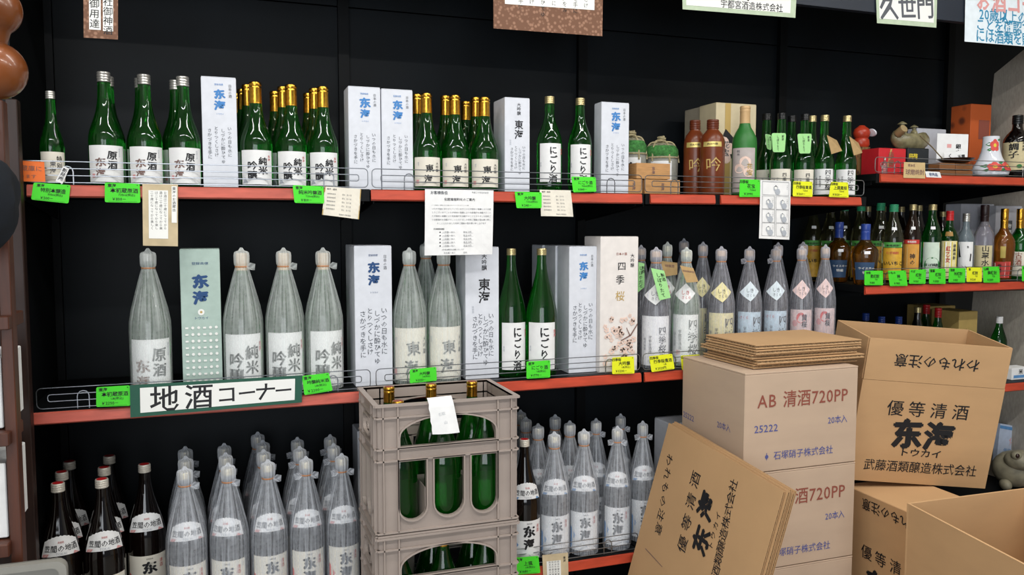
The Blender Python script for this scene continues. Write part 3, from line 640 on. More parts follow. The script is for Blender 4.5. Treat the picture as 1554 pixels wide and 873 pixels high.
# beige gift boxes behind the brown bottles
bg = mat('beige_gift_card', '#cbbd9c', .6, var=.03); bg2 = mat('grey_beige_card', '#a99f8c', .6, var=.03)
def d_kite(W, H): return [rect(W*.22, 0, W*.36, H, 'y'), poly([(W*.24, H*.73), (W*.52, H*.60), (W*.40, H*.42), (W*.24, H*.36), (W*.02, H*.50)], 'k'), disc(W*.20, H*.58, W*.13, 'F'), disc(W*.36, H*.52, W*.12, 'F'), disc(W*.26, H*.42, W*.12, 'F'), ('花宝', W*.26, H*.56, W*.16, 'v', .01, 'g'), ('純米大吟醸', W*.68, H*.68, W*.10, 'v', 0, 'k')]
gift(1087, 1148, 156, 2.60, .11, ZT, 'beige gift box with gold stripe and black kite emblem, behind the frosted green bottle', d_kite, bg)
gift(1063, 1122, 157, 2.715, .11, ZT, 'grey-beige gift box behind the brown stoneware bottles', None, bg2, topz=onY(1087, 156, 2.60).z)
exec_order = 3
# ------------------------------------------------------------------ barrels, wooden cups, neck tags
straw = mat('straw_mat', '#8d8a72', .9, var=.25, scale=120, stretch=(1, 1, .2), bump=.4); green_r = mat('green_straw_band', '#3f7d3c', .9, var=.25, scale=110, bump=.4); rope_m = mat('straw_rope', '#a79b78', .9, var=.2, scale=100)
grey_rope = mat('barrel_side_wrap', '#8f8f86', .8, var=.1, scale=60)
def barrel(px, Y, wpx, top, label):
    zt = onY(px, top, Y).z; X = colX(px, Y, zt); H = zt-ZT; Zc = (Vector((X, Y, ZT))-CAM).dot(_f); r = wpx*Zc/FPX/2/1.01
    o = empty('straw_barrel', (X, Y, ZT+.0005), -math.atan2(X, Y)); tag(o, label, 'barrel', 'straw-wrapped barrels')
    pf = [(r*.80, 0), (r*.92, .004), (r*.99, H*.3), (r, H*.55), (r*.985, H*.66)]
    MB().lathe(pf, grey_rope, 32).build('barrel_side', o, True)
    MB().lathe([(r*.985, H*.66), (r*1.03, H*.70), (r*1.0, H*.78), (r*.85, H*.84)], green_r, 32).build('green_band', o, True)
    MB().lathe([(r*.85, H*.84), (r*.6, H*.88), (0, H*.90)], straw, 32).build('straw_lid', o, True)
    for k in range(3):
        a = k*math.pi/3+.5
        P = []
        for i in range(25):
            t = -1+2*i/24; rr = r*1.05*math.cos(0) ; x = rr*math.sin(t*math.pi/2); z = H*.9 - (H*.35*(abs(math.sin(t*math.pi/2)))**6)
            P.append((x*math.sin(a), -x*math.cos(a), z+.003*k))
        MB().tube(P, .0035, rope_m, 5).build('rope', o, True)
    MB().tube([(r*1.03*math.sin(2*math.pi*i/24), -r*1.03*math.cos(2*math.pi*i/24), H*.64) for i in range(24)], .003, rope_m, 5, closed=True).build('rope', o, True)
    MB().tube([(.012*math.sin(i*.9), .012*math.cos(i*.9), H*.9+.004+i*.0012) for i in range(16)], .0045, rope_m, 5).build('rope_knot', o, True)
    b = MB(); patch(b, pf, r*.62, H*.10, H*.58, .001, paper); lo = b.build('label', o, True)
    lettering([('东', 0, H*.33, r*.72, 'h', .05, 'k'), ('海', 0, H*.10, r*.72, 'h', .05, 'k')], smap(pf, H*.10, .002), lo)
barrel(959, 2.625, 44, 199, 'small straw-wrapped barrel with green band, half behind the white carton')
barrel(1004, 2.625, 50, 208, 'small straw-wrapped barrel with green band, lower one behind the wooden cups')
wood_l = mat('hinoki_wood', '#b98a58', .6, var=.10, scale=30, stretch=(1, 1, 8))
def masu(px0, px1, z, Y, s, label):
    x0 = colX(px0, Y, z+s*.7); W = colX(px1, Y, z+s*.7)-x0; H = s; D = .088; t = .008
    o = empty('wooden_cup', (x0, Y, z+.0005)); tag(o, label, 'cup', 'square wooden sake cups')
    MB().box(t, W-t, t, D-t, 0, t, wood_l).build('cup_base', o)
    for nm_, a in (('side', (0, W, 0, t)), ('side', (0, W, D-t, D)), ('side', (0, t, t, D-t)), ('side', (W-t, W, t, D-t))):
        MB().bbox(*a, 0, H, wood_l, .0008).build(nm_, o)
    lettering([('东海', W*.5, H*.66, .013, 'v', .03, 's')], lambda a, c: (a, -.0008, c), o)
masu(949, 975, ZT, 2.462, .050, 'square wooden cup at the lower left of the stack of three')
masu(979, 1032, ZT, 2.462, .050, 'square wooden cup at the lower right of the stack of three')
masu(966, 1017, ZT+.052, 2.462, .052, 'square wooden cup on top of the other two')
def ribbon(pts_px, Y, m, th=.0012): pass
def quad(name, label, cat, c, Y, m, items=None, group=None, r=0, th=.0008, Wm=None, curl=0, extra=None, Y2=None, kind=None):
    """sheet whose corners (pixels TL, TR, BR, BL) lie on the vertical plane at depth Y; items in metres from the top-left corner"""
    Y2 = Y if Y2 is None else Y2
    P = [onY(c[0][0], c[0][1], Y), onY(c[1][0], c[1][1], Y), onY(c[2][0], c[2][1], Y2), onY(c[3][0], c[3][1], Y2)]
    W = (P[1]-P[0]).length; H = (P[3]-P[0]).length
    def mp(x, y, d=0):
        u, v = x/W, -y/H; q = (P[0]*(1-u)+P[1]*u)*(1-v) + (P[3]*(1-u)+P[2]*u)*v
        return q + Vector((0, -curl*math.sin(math.pi*u)*v*v+curl*v*v*.5 + d, 0)) - P0
    P0 = P[0].copy()
    o = empty(name, P0) if extra else None
    b = MB(); n = 6 if curl else 1
    if r: b.prism(rrect(0, W, -H, 0, r), mp, th, m)
    else:
        vs = [mp(W*i/n, -H*j/n, d) for d in (0, th) for j in range(n+1) for i in range(n+1)]; N = n+1; K = N*N; fs = []
        for j in range(n):
            for i in range(n):
                a = j*N+i; fs += [(a, a+N, a+N+1, a+1), (K+a, K+a+1, K+a+N+1, K+a+N)]
        for i in range(n):
            fs += [(i, i+1, K+i+1, K+i), (n*N+i, K+n*N+i, K+n*N+i+1, n*N+i+1), (i*N, K+i*N, K+i*N+N, i*N+N), (i*N+n, i*N+n+N, K+i*N+n+N, K+i*N+n)]
        b.add(vs, fs, m)
    s = b.build(name, None); s.location = P0
    tag(s, label, cat, group)
    if items: lettering(items(W, H), lambda x, y: mp(x, y, -.0006), s, .4)
    if extra: extra(s, mp, W, H)
    return s
neon = mat('neon_green_card', '#46d628', .6, var=.02); yel = mat('yellow_card', '#e2e61e', .6, var=.02); oran = mat('orange_card', '#e8702a', .6, var=.02)
tagg = mat('light_green_tag', '#9fd98f', .6, var=.03); krafttag = mat('kraft_tag', '#b8996a', .8, var=.06)
def card(c, color, lines, label, Y=YF-.018, grp='price cards on the shelf edges'):
    def it(W, H):
        a = [(lines[0], W*.20, -H*.14, H*.20, 'h', .02, 'k'), (lines[1], W*.55, -H*.38, min(H*.26, W*.8/max(3, len(lines[1]))), 'h', .012, 'k'), (lines[2], W*.62, -H*.60, H*.15, 'h', .004, 'k'), (lines[3], W*.40, -H*.82, H*.19, 'h', .01, 'k'),
             rect(W*.1, -H*.955, W*.9, -H*.945, 'k'), disc(W*.93, -H*.08, H*.028, 'k', 8)]
        return a
    return quad('price_card', label, 'price card', c, Y, {'g': neon, 'y': yel}[color], it, None, .004)
def cr(x0, y0, x1, y1, sl=0): return [(x0+sl, y0), (x1+sl, y0+sl*.3), (x1-sl, y1), (x0-sl, y1-sl*.3)]
card([(51, 277), (107, 281), (104, 309), (47, 303)], 'g', ['東海', '特別本醸造', '300ml(税込)', '￥500－'], 'green price card reading 500 yen under the smallest bottle')
card([(159, 277), (212, 279), (213, 308), (159, 307)], 'g', ['東海', '本初蔵原酒', '720ml(税込)', '￥1100－'], 'green price card reading 1100 yen under the silver-capped bottles, left of the aged paper strip')
card([(444, 281), (491, 283), (492, 309), (447, 308)], 'g', ['東海', '純米吟醸酒', '720ml(税込)', '￥1100－'], 'green price card under the junmai ginjo bottles, left of a tilted tan paper')
card([(781, 291), (822, 292), (822, 316), (784, 316)], 'g', ['東海', '大吟醸', '720ml(税込)', '￥2415－'], 'green price card reading 2415 yen, left of a cream description paper')
card([(867, 268), (904, 269), (905, 291), (870, 292)], 'g', ['東海', 'にごり酒', '900ml(税込)', '￥840－'], 'green price card on the wire fence in front of the second hiragana label bottle')
card([(1123, 272), (1153, 273), (1155, 299), (1122, 299)], 'g', ['四季桜', '花宝', '720ml', '￥3990'], 'green price card reading 3990 yen below the frosted green bottle')
card([(1204, 275), (1233, 276), (1233, 299), (1203, 298)], 'y', ['四季桜', '四季桜貴酒', '720ml', '￥1260－'], 'yellow price card on the upper shelf beside the comic sheet')
card([(1261, 276), (1287, 277), (1288, 300), (1258, 299)], 'y', ['四季桜', '上撰黄桜', '720ml', '￥1020－'], 'yellow price card on the upper shelf below the last green bottle')
card([(146, 588), (197, 585), (198, 616), (146, 618)], 'g', ['東海', '本初蔵原酒', '1.8l(税込)', '￥2250－'], 'green price card reading 2250 yen touching the left end of the big sign')
card([(458, 571), (499, 566), (505, 593), (462, 600)], 'g', ['東海', '吟醸純米酒', '1.8l(税込)', '￥2200－'], 'tilted green price card just right of the big sign')
card([(622, 561), (662, 557), (663, 578), (622, 582)], 'g', ['東海', '大吟醸', '1.8l(税込)', '￥5250－'], 'green price card showing only its top above the bottle crate')
card([(799, 549), (835, 547), (835, 573), (799, 575)], 'g', ['東海', 'にごり酒', '1.8l(税込)', '￥1770－'], 'green price card under the large unwrapped hiragana bottles')
card([(929, 543), (962, 541), (963, 567), (929, 568)], 'y', ['四季桜', '大吟醸', '1.8l(税込)', '￥5200－'], 'yellow price card below the cherry blossom carton')
card([(985, 541), (1020, 537), (1024, 560), (989, 565)], 'y', ['四季桜', '四季桜貴酒', '1.8l', '￥2020円'], 'tilted yellow price card left of the grey-brown carton')
card([(1033, 540), (1062, 538), (1064, 560), (1035, 562)], 'y', ['四季桜', '上撰', '1.8l', '￥2040'], 'yellow price card half hidden behind the grey-brown carton')
card([(780, 847), (817, 844), (820, 870), (782, 873)], 'g', ['東海', '上撰', '1.8l(税込)', '￥1680－'], 'green price card on the lowest visible shelf beside the crate')
RC = [(1312, 411, 1340, 433, 'g', ['本格', '麦焼酎', '720', '￥1100'], 0), (1349, 411, 1376, 434, 'g', ['いもの', '神', '900', '￥980'], -1.5), (1380, 409, 1405, 431, 'g', ['そば', '焼酎', '900', '￥950'], .5), (1410, 408, 1435, 431, 'g', ['紫蘇', '焼酎', '900', '￥1080'], 0),
      (1440, 407, 1465, 429, 'g', ['球磨', '米焼酎', '720', '￥1150'], .5), (1467, 406, 1490, 428, 'y', ['隼', '焼酎', '720', '￥1260'], 0), (1492, 405, 1517, 429, 'g', ['山崎', '麹焼酎', '720', '￥1300'], -.5), (1551, 404, 1575, 427, 'g', ['梅酒', '古酒', '720', '￥1500'], 0)]
pos = ['first from the left, under the blue-capped decanter', 'second, tilted, below the clear green-capped bottle', 'third, below the orange labelled bottle', 'fourth, below the gold-capped green bottle', 'fifth, below the red-capped bottle', 'the only one that is yellow on this right shelf', 'just right of the small yellow one', 'cut by the edge of the photo']
for (a, b_, c_, d_, k, ln, sl), t in zip(RC, pos): card(cr(a, b_, c_, d_, sl), k, ln, ('green' if k == 'g' else 'yellow')+' price card, spirits shelf, '+t)
# papers
quad('paper_card', 'orange handwritten card at the left end of the upper shelf', 'card', [(17, 243), (67, 246), (69, 276), (18, 275)], YF-.010, oran, lambda W, H: [('冷蔵庫に', W*.5, -H*.35, H*.30, 'h', 0, 's'), ('あります', W*.4, -H*.75, H*.24, 'h', 0, 's')])
quad('paper_slip', 'small tilted white slip stuck on the fence beside the smallest bottle', 'paper', [(96, 252), (105, 256), (95, 279), (84, 275)], YF-.004, paper, lambda W, H: [('新発売', W*.5, -H*.2, H*.26, 'v', .01, 'k')])
quad('sake_notice_strip', 'aged tan paper strip with a white printed panel hanging under the silver-capped bottles', 'paper', [(216, 279), (270, 280), (270, 374), (217, 373)], YF-.016, aged,
     lambda W, H: [rect(W*.17, -H*.88, W*.72, -H*.10, 'w'), rect(W*.82, -H*.62, W*.97, -H*.03, 'w')] + [('お酒は二十歳になってから楽しく適量を'[i:12+i], W*(.64-.125*i), -H*.14, H*.05, 'v', 0, 'k') for i in range(4)] + [('東海のお酒蔵出', W*.89, -H*.07, H*.055, 'v', .01, 'k')], curl=0)
def notes(W, H): return [('東海・純米', W*.2, -H*.08, H*.07, 'h', .01, 'k')] + [('使用米掛米', W*.2, -H*(.24+.13*i), H*.06, 'h', 0, 'g') for i in range(5)] + [('百%  五十五', W*.62, -H*(.24+.13*i), H*.06, 'h', 0, 'g') for i in range(5)] + [('取扱店 武藤酒造', W*.6, -H*.92, H*.055, 'h', 0, 'g')]
quad('description_paper', 'tilted tan-edged paper hanging under the gap before the paired cartons', 'paper', [(493, 283), (548, 287), (545, 333), (489, 326)], YF-.016, cream, lambda W, H: notes(W, H)+[rect(0, -H, W, -H*.97, 'y'), rect(0, -H, W*.025, 0, 'y'), rect(W*.975, -H, W, 0, 'y')], curl=.01)
quad('description_paper', 'tilted cream paper hanging right of the 2415 yen card', 'paper', [(819, 288), (866, 289), (871, 329), (822, 328)], YF-.016, cream, notes, curl=.01)
def notice(W, H):
    L = 'いつも東海をご愛飲いただき誠にありがとうございますこのたび資材の高騰により化粧箱代を頂戴することとなりました何卒ご理解の程お願い申し上げます'
    it = [('化粧箱有料化のご案内', W*.5, -H*.15, W*.045, 'h', .01, 'k'), ('お客様各位', W*.2, -H*.05, W*.05, 'h', .02, 'g'), ('平成二十年五月吉日', W*.8, -H*.04, W*.028, 'h', 0, 'g')]
    for i in range(6): it.append((L[i*9:i*9+30], W*.53 if i else W*.36, -H*(.24+.055*i), W*.029 if i else W*.018, 'h', 0, 'g'))
    it.append(('【化粧箱価格】', W*.2, -H*.60, W*.026, 'h', .01, 'k'))
    for i in range(5): it += [disc(W*.215, -H*(.65+.052*i), W*.010, 'k', 8), ('一升瓶一本入　　　　百五十円', W*.46, -H*(.65+.052*i), W*.030, 'h', 0, 'g'), rect(W*.24, -H*(.667+.052*i), W*.70, -H*(.665+.052*i), 'g')]
    return it + [('※別途消費税を頂戴いたします', W*.40, -H*.915, W*.024, 'h', 0, 'g'), ('　四合瓶一本入　　　　百円', W*.42, -H*.965, W*.028, 'h', 0, 'g')]
quad('price_notice', 'large white printed notice hanging from the upper shelf over the wrapped bottles', 'notice', [(645, 287), (749, 289), (748, 386), (645, 388)], YF-.02, paper, notice, curl=.012)
def comic(W, H):
    it = [rect(W*.05, -H*(.02), W*.95, -H*.018, 'g')]
    for j, y in enumerate((.03, .27, .50, .73)):
        y1 = y+.22
        for x0, x1 in (((.06, .94),) if j == 0 else ((.06, .46), (.50, .94))):
            it += [rect(W*x0, -H*y, W*x1, -H*(y-.004), 'g'), rect(W*x0, -H*y1, W*x1, -H*(y1-.004), 'g'), rect(W*x0, -H*y1, W*(x0+.008), -H*y, 'g'), rect(W*(x1-.008), -H*y1, W*x1, -H*y, 'g')]
            cx, cy = (x0+x1)/2, y+.11; it += [disc(W*cx, -H*cy, W*.07, 'l'), disc(W*(cx+.06), -H*(cy+.05), W*.09, 'l', 7), disc(W*cx, -H*(cy-.015), W*.045, 'w'), poly([(W*(cx-.08), -H*(cy-.02)), (W*cx, -H*(cy-.06)), (W*(cx+.08), -H*(cy-.02)), (W*cx, -H*(cy-.035))], 'g')]
            it.append(('うまい', W*(x1-.06), -H*(y+.05), W*.045, 'v', 0, 'g'))
    return it
quad('comic_sheet', 'white sheet of grey comic drawings hanging from the upper shelf', 'paper', [(1154, 273), (1200, 275), (1199, 364), (1153, 362)], YF-.02, paper, comic, curl=.008)
quad('description_paper', 'tan printed paper hanging from the lowest visible shelf beside a green card', 'paper', [(823, 843), (862, 839), (863, 885), (825, 888)], YF-.02, aged, lambda W, H: [rect(W*.15, -H*.9, W*.7, -H*.22, 'w')]+[('純米吟醸大東海', W*(.6-.11*i), -H*.26, H*.08, 'v', 0, 'k') for i in range(4)]+[('東海', W*.85, -H*.15, H*.1, 'v', .01, 'k')], curl=0)
quad('shochu_tag', 'tan handwritten tag on the short upper shelf at the right', 'card', [(1372, 246), (1404, 247), (1404, 271), (1371, 270)], YF-.014, mat('tan_card', '#c6ac7c', .8, var=.05), lambda W, H: [('熊本名', W*.36, -H*.2, H*.2, 'h', .01, 's'), ('球磨焼酎', W*.52, -H*.62, W*.22, 'h', .01, 's')])
quad('paper_slip', 'tiny white slip right of the tan handwritten tag', 'paper', [(1404, 260), (1426, 261), (1429, 270), (1406, 269)], YF-.012, paper, lambda W, H: [('非売品', W*.5, -H*.5, H*.6, 'h', .02, 'n')])
gb = mat('dark_green_board', '#1d5341', .6, var=.03)
def signit(W, H):
    s = H*.78
    return [rect(W*.055, -H*.88, W*.955, -H*.10, 'w')] + [(c_, W*x, -H*.49, s*k, 'h', .012, 'k', 2) for c_, x, k in (('地', .19, 1.1), ('酒', .385, 1.1), ('コ', .545, .85), ('ー', .665, .8), ('ナ', .775, .85), ('ー', .885, .75))]
quad('corner_sign', 'long white sign with dark green border and black brush lettering on the middle shelf edge', 'sign', [(197, 585), (459, 570), (458, 611), (198, 634)], YF-.022, gb, signit, th=.003)
# hanging scrolls and posters along the fascia
brocade = voro('brown_brocade', '#6f4c38', '#96705a', 90)
quad('hanging_scroll', 'small brown brocade scroll with two white text strips, at the top left', 'scroll', [(126, -60), (179, -57), (179, 60), (127, 57)], YF-.046, brocade, lambda W, H: [rect(W*.16, -H*.89, W*.50, -H*.05, 'w'), rect(W*.56, -H*.90, W*.86, -H*.05, 'w'), ('宮内庁御用達', W*.32, -H*.16, H*.125, 'v', .006, 'k'), ('笠間神社御神酒', W*.71, -H*.15, H*.118, 'v', .006, 'k')])
quad('hanging_scroll', 'wide brown brocade scroll with white calligraphy sheet, at the top centre', 'scroll', [(748, -150), (917, -140), (914, 55), (749, 43)], YF-.046, brocade, lambda W, H: [rect(W*.10, -H*.80, W*.92, -H*.10, 'w'), rect(W*.03, -H*.70, W*.09, -H*.1, 'y')] + [(CURS[i % 5]+CURS[(i+2) % 5], W*(.84-.10*i), -H*.16, H*.045, 'v', 0, 'k') for i in range(7)] + [('朱印', W*.14, -H*.70, W*.04, 'v', .03, 'k')])
quad('poster', 'white poster with pale green border hanging from the fascia, right of the wide scroll', 'poster', [(1034, -120), (1214, -100), (1207, 27), (1036, 14)], YF-.046, mat('pale_green_border', '#b9c8ae', .8, var=.05), lambda W, H: [rect(W*.03, -H*.95, W*.95, -H*.04, 'w'), ('宇都宮酒造株式会社', W*.60, -H*.90, W*.062, 'h', .01, 'k'), ('四季桜', W*.5, -H*.12, W*.17, 'v', .03, 'k')])
quad('poster', 'narrow white poster with bold brush characters hanging from the fascia', 'poster', [(1326, -110), (1425, -98), (1421, 42), (1331, 35)], YF-.046, mat('pale_green_border', '#b9c8ae', .8), lambda W, H: [rect(W*.04, -H*.95, W*.95, -H*.04, 'w'), ('大吟醸', W*.5, -H*.52, W*.30, 'h', .02, 'g', 0, .9), ('久世門', W*.5, -H*.80, W*.30, 'h', .02, 'g', 4)])
quad('age_notice', 'white notice with blue and pink lettering at the top right corner', 'notice', [(1466, -60), (1640, -45), (1646, 78), (1464, 63)], YF-.046, mat('pale_blue_paper', '#dde6ec', .8, var=.03), lambda W, H: [('お酒コーナー', W*.46, -H*.47, W*.14, 'h', .03, 'p', 0, .9), ('20歳以上の年齢である', W*.50, -H*.64, W*.086, 'h', .014, 'c', 0, .9), ('ことを確認できない場合', W*.50, -H*.775, W*.084, 'h', .014, 'c', 0, .9), ('には酒類を販売しません', W*.50, -H*.91, W*.084, 'h', .014, 'c', 0, .9)])
# neck tags
def ntag(name, label, c, Y, m, items=None, Y2=None): return quad(name, label, 'tag', c, Y, m, items, None, .0, .001, Y2=Y2)
def tg(W, H): return [('新酒', W*.78, -H*.18, H*.14, 'v', .01, 'k'), ('しぼりたて', W*.42, -H*.2, H*.16, 'v', .01, 'k')]
for c, t in (([(1171, 202), (1193, 202), (1191, 231), (1173, 231)], 'first of two front black-capped bottles'), ([(1210, 203), (1232, 203), (1230, 233), (1213, 233)], 'second of two front black-capped bottles'), ([(1161, 203), (1171, 205), (1171, 228), (1164, 226)], 'black-capped bottle behind the frosted one')):
    quad('neck_tag', 'light green rounded neck tag on the '+t, 'tag', c, 2.445 if c[0][0] > 1165 else 2.555, tagg, tg, None, .008, .001)
ntag('neck_tag', 'kraft neck tag on the right side of the champagne-capped bottle before the last', [(1255, 205), (1270, 213), (1278, 229), (1262, 234)], 2.43, krafttag, Y2=2.44)
ntag('neck_tag', 'kraft neck tag hanging from the last bottle of the upper shelf', [(1289, 207), (1303, 217), (1309, 232), (1296, 236)], 2.43, krafttag, Y2=2.44)
ntag('neck_tag', 'light green paper tag hanging from the first diamond label bottle', [(988, 407), (1008, 411), (1018, 452), (1001, 456)], 2.405, tagg, tg)
ntag('neck_tag', 'light green paper tag beside the blossom carton, on a bottle behind', [(969, 398), (978, 400), (978, 436), (968, 444)], 2.53, tagg, tg)
ntag('neck_tag', 'kraft paper tag with five corners on the green wrapped bottle', [(1032, 403), (1052, 407), (1060, 428), (1042, 429)], 2.415, krafttag, lambda W, H: [('特別純米酒', W*.5, -H*.3, W*.18, 'h', .01, 's')])
ntag('neck_tag', 'kraft paper tag on the wrapped bottle seen between two front ones', [(1003, 396), (1028, 399), (1028, 417), (1008, 420)], 2.535, krafttag, lambda W, H: [('特撰酒', W*.5, -H*.3, W*.2, 'h', .01, 's')])
exec_order = 4
# ------------------------------------------------------------------ plastic bottle crates
crate_m = mat('grey_crate_plastic', '#9d9088', .5, var=.05, scale=9, bump=.05)
def panel2d(outer, holes, th):
    c = bpy.data.curves.new('t', 'CURVE'); c.dimensions = '2D'; c.fill_mode = 'BOTH'; c.extrude = th/2
    for P in [outer]+holes:
        sp = c.splines.new('POLY'); sp.points.add(len(P)-1); sp.use_cyclic_u = True
        for k, (x, y) in enumerate(P): sp.points[k].co = (x, y, 0, 1)
    o = bpy.data.objects.new('t', c); COL.objects.link(o)
    me = o.evaluated_get(bpy.context.evaluated_depsgraph_get()).to_mesh()
    v = [tuple(x.co) for x in me.vertices]; f = [tuple(p.vertices) for p in me.polygons]
    bpy.data.objects.remove(o); bpy.data.curves.remove(c); return v, f
def arch(x0, x1, z0, z1, n=18): # half ellipse opening
    cx, a = (x0+x1)/2, (x1-x0)/2
    return [(x0, z0), (x1, z0)] + [(cx+a*math.cos(math.pi*i/n), z0+(z1-z0)*(.35+.65*math.sin(math.pi*i/n)) if 0 < i < n else z0+(z1-z0)*.30) for i in range(0, n+1)]
def uslot(x0, x1, z0, z1, n=10, both=False):
    cx, a = (x0+x1)/2, (x1-x0)/2
    bot = [(cx+a*math.cos(math.pi+math.pi*i/n), z0+a+a*math.sin(math.pi+math.pi*i/n)) for i in range(n+1)]
    return bot + ([(cx+a*math.cos(math.pi*i/n), z1-a+a*math.sin(math.pi*i/n)) for i in range(n+1)] if both else [(x1, z1), (x0, z1)])
def grow(P, d):
    n = len(P); A = sum(P[i][0]*P[(i+1) % n][1]-P[(i+1) % n][0]*P[i][1] for i in range(n)); sg = 1 if A > 0 else -1; out = []
    for i in range(n):
        a, p, b = Vector(P[i-1]), Vector(P[i]), Vector(P[(i+1) % n])
        e1 = (p-a); e2 = (b-p); e1 = e1.normalized() if e1.length > 1e-7 else e2.normalized(); e2 = e2.normalized() if e2.length > 1e-7 else e1
        n1 = Vector((e1.y, -e1.x))*sg; n2 = Vector((e2.y, -e2.x))*sg; m = (n1+n2)
        m = m.normalized() if m.length > 1e-5 else n1
        q = p+m*d/max(.5, m.dot(n1)); out.append((q.x, q.y))
    return out
CX, CW, CD, CH = onY(573, 615, 2.12).x, .380, .248, .355
def wall_mesh(W, holes, T):
    """T maps (x along, z up, outward) to crate space"""
    b = MB(); v, f = panel2d([(0, 0), (W, 0), (W, CH), (0, CH)], holes, .004); b.add([T(x, z, d) for x, z, d in v], f, crate_m)
    for h in holes:
        v, f = panel2d(grow(h, .004), [h], .016); b.add([T(x, z, d+.003) for x, z, d in v], f, crate_m)
    def rib(x0, x1, z0, z1, d=.011):
        P = [T(x, z, dd) for dd in (-.002, d) for z in (z0, z1) for x in (x0, x1)]
        b.add(P, [(0, 2, 3, 1), (4, 5, 7, 6), (0, 1, 5, 4), (2, 6, 7, 3), (0, 4, 6, 2), (1, 3, 7, 5)], crate_m)
    for z in (.90, .665, .575, .03): rib(-.006, W+.006, CH*z-.0022, CH*z+.0022)
    rib(-.009, W+.009, CH-.006, CH, .013); rib(-.005, W+.005, 0, .005, .011)
    pw = .135*.38
    for x in (pw, W-pw): rib(x-.002, x+.002, .03*CH, CH-.006)
    for x in (.012, W-.012): rib(x-.0018, x+.0018, .03*CH, CH-.006)
    return b
def make_crate():
    o = empty('bottle_crate')
    W = CW; h = [arch(.150*W, .850*W, .675*CH, .892*CH), ]
    for a, c in ((.142, .335), (.392, .608), (.665, .858)): h.append(uslot(a*W, c*W, .11*CH, .565*CH))
    wall_mesh(W, h, lambda x, z, d: (x, -d, z)).build('front_wall', o)
    h2 = [arch(.150*W, .850*W, .675*CH, .892*CH)]+h[1:]
    wall_mesh(W, h2, lambda x, z, d: (W-x, CD+d, z)).build('rear_wall', o)
    D = CD; hs = [[(x, z) for x, z in rrect(.30*D, .70*D, .72*CH, .85*CH, .018)], uslot(.18*D, .46*D, .11*CH, .565*CH), uslot(.54*D, .82*D, .11*CH, .565*CH)]
    wall_mesh(D, hs, lambda x, z, d: (-d, D-x, z)).build('side_wall', o)
    wall_mesh(D, hs, lambda x, z, d: (W+d, x, z)).build('side_wall', o)
    MB().box(0, W, 0, D, 0, .006, crate_m).build('crate_base', o)
    g_ = MB()
    for i in (1, 2): g_.box(W*i/3-.0015, W*i/3+.0015, .003, D-.003, .006, .12, crate_m)
    g_.box(.003, W-.003, D/2-.0015, D/2+.0015, .006, .12, crate_m); g_.build('divider', o)
    remember(o); return o
zc = onY(573, 615, 2.12).z
c1 = make_crate(); c1.location = (CX, 2.12, zc-CH); tag(c1, 'grey plastic bottle crate on top of its stack, full of green bottles', 'crate', 'stacked bottle crates')
c2 = copy_tree(c1); c2.location = (CX, 2.12, zc-2*CH-.001); tag(c2, 'grey plastic bottle crate under the top one, cut by the bottom edge', 'crate', 'stacked bottle crates')
c3 = copy_tree(c1); c3.location = (CX, 2.12, zc-3*CH-.002); tag(c3, 'grey plastic bottle crate standing on the floor at the foot of the stack', 'crate', 'stacked bottle crates')
for zb_, tx in ((zc-CH+.0065, 'in the top crate'), (zc-2*CH-.001+.0065, 'in the second crate')):
    for i, cx in enumerate((.175, .5, .825)):
        for j, cy in enumerate((.25, .75)):
            top_ = zb_ > zc-CH-.1; up = (.855, .895)[j] if top_ else .80
            if j == 0 and i == 2 and top_: up = .80
            bottle('crate', (CX+CW*cx, 2.12+CD*cy, zb_), 'green gold-capped bottle %s, %s row, %s' % (tx, ['front', 'rear'][j], ['beside the handle side', 'middle', 'far side'][i]), 'bottle', 'bottles in the crates', 0, .97, up)
def wavypaper(n=8):
    pass
q = [onY(649, 607, 2.103), onY(686, 603, 2.103), onY(697, 656, 2.095), onY(656, 659, 2.095)]
b = MB(); vs = []; N = 8
for d in (0, .0007):
    for j in range(N+1):
        for i in range(N+1):
            u, v = i/N, j/N; p = (q[0]*(1-u)+q[1]*u)*(1-v)+(q[3]*(1-u)+q[2]*u)*v
            y = p.y + (-.004+d) - .010*math.sin(math.pi*u)*v*.6
            if j == 0: y += .012
            vs.append((p.x+(.0012*math.sin(j*2.3) if i == 0 else 0), y, p.z+(.003 if j == 0 else 0)))
K = (N+1)**2; fs = []
for j in range(N):
    for i in range(N): a = j*(N+1)+i; fs += [(a, a+N+1, a+N+2, a+1), (K+a, K+a+1, K+a+N+2, K+a+N+1)]
b.add(vs, fs, paper); o = b.build('paper_slip', None, True); tag(o, 'torn white paper hanging over the front rim of the top crate', 'paper')
lettering([('引取', -.006, -.012, .010, 'h', 0, 'l', 10), ('山', .004, -.035, .010, 'h', 0, 'l', 10)], lambda x, y: Vector(((q[0]+q[1]+q[2]+q[3])*.25+Vector((x, -.013, y+.02)))), o)

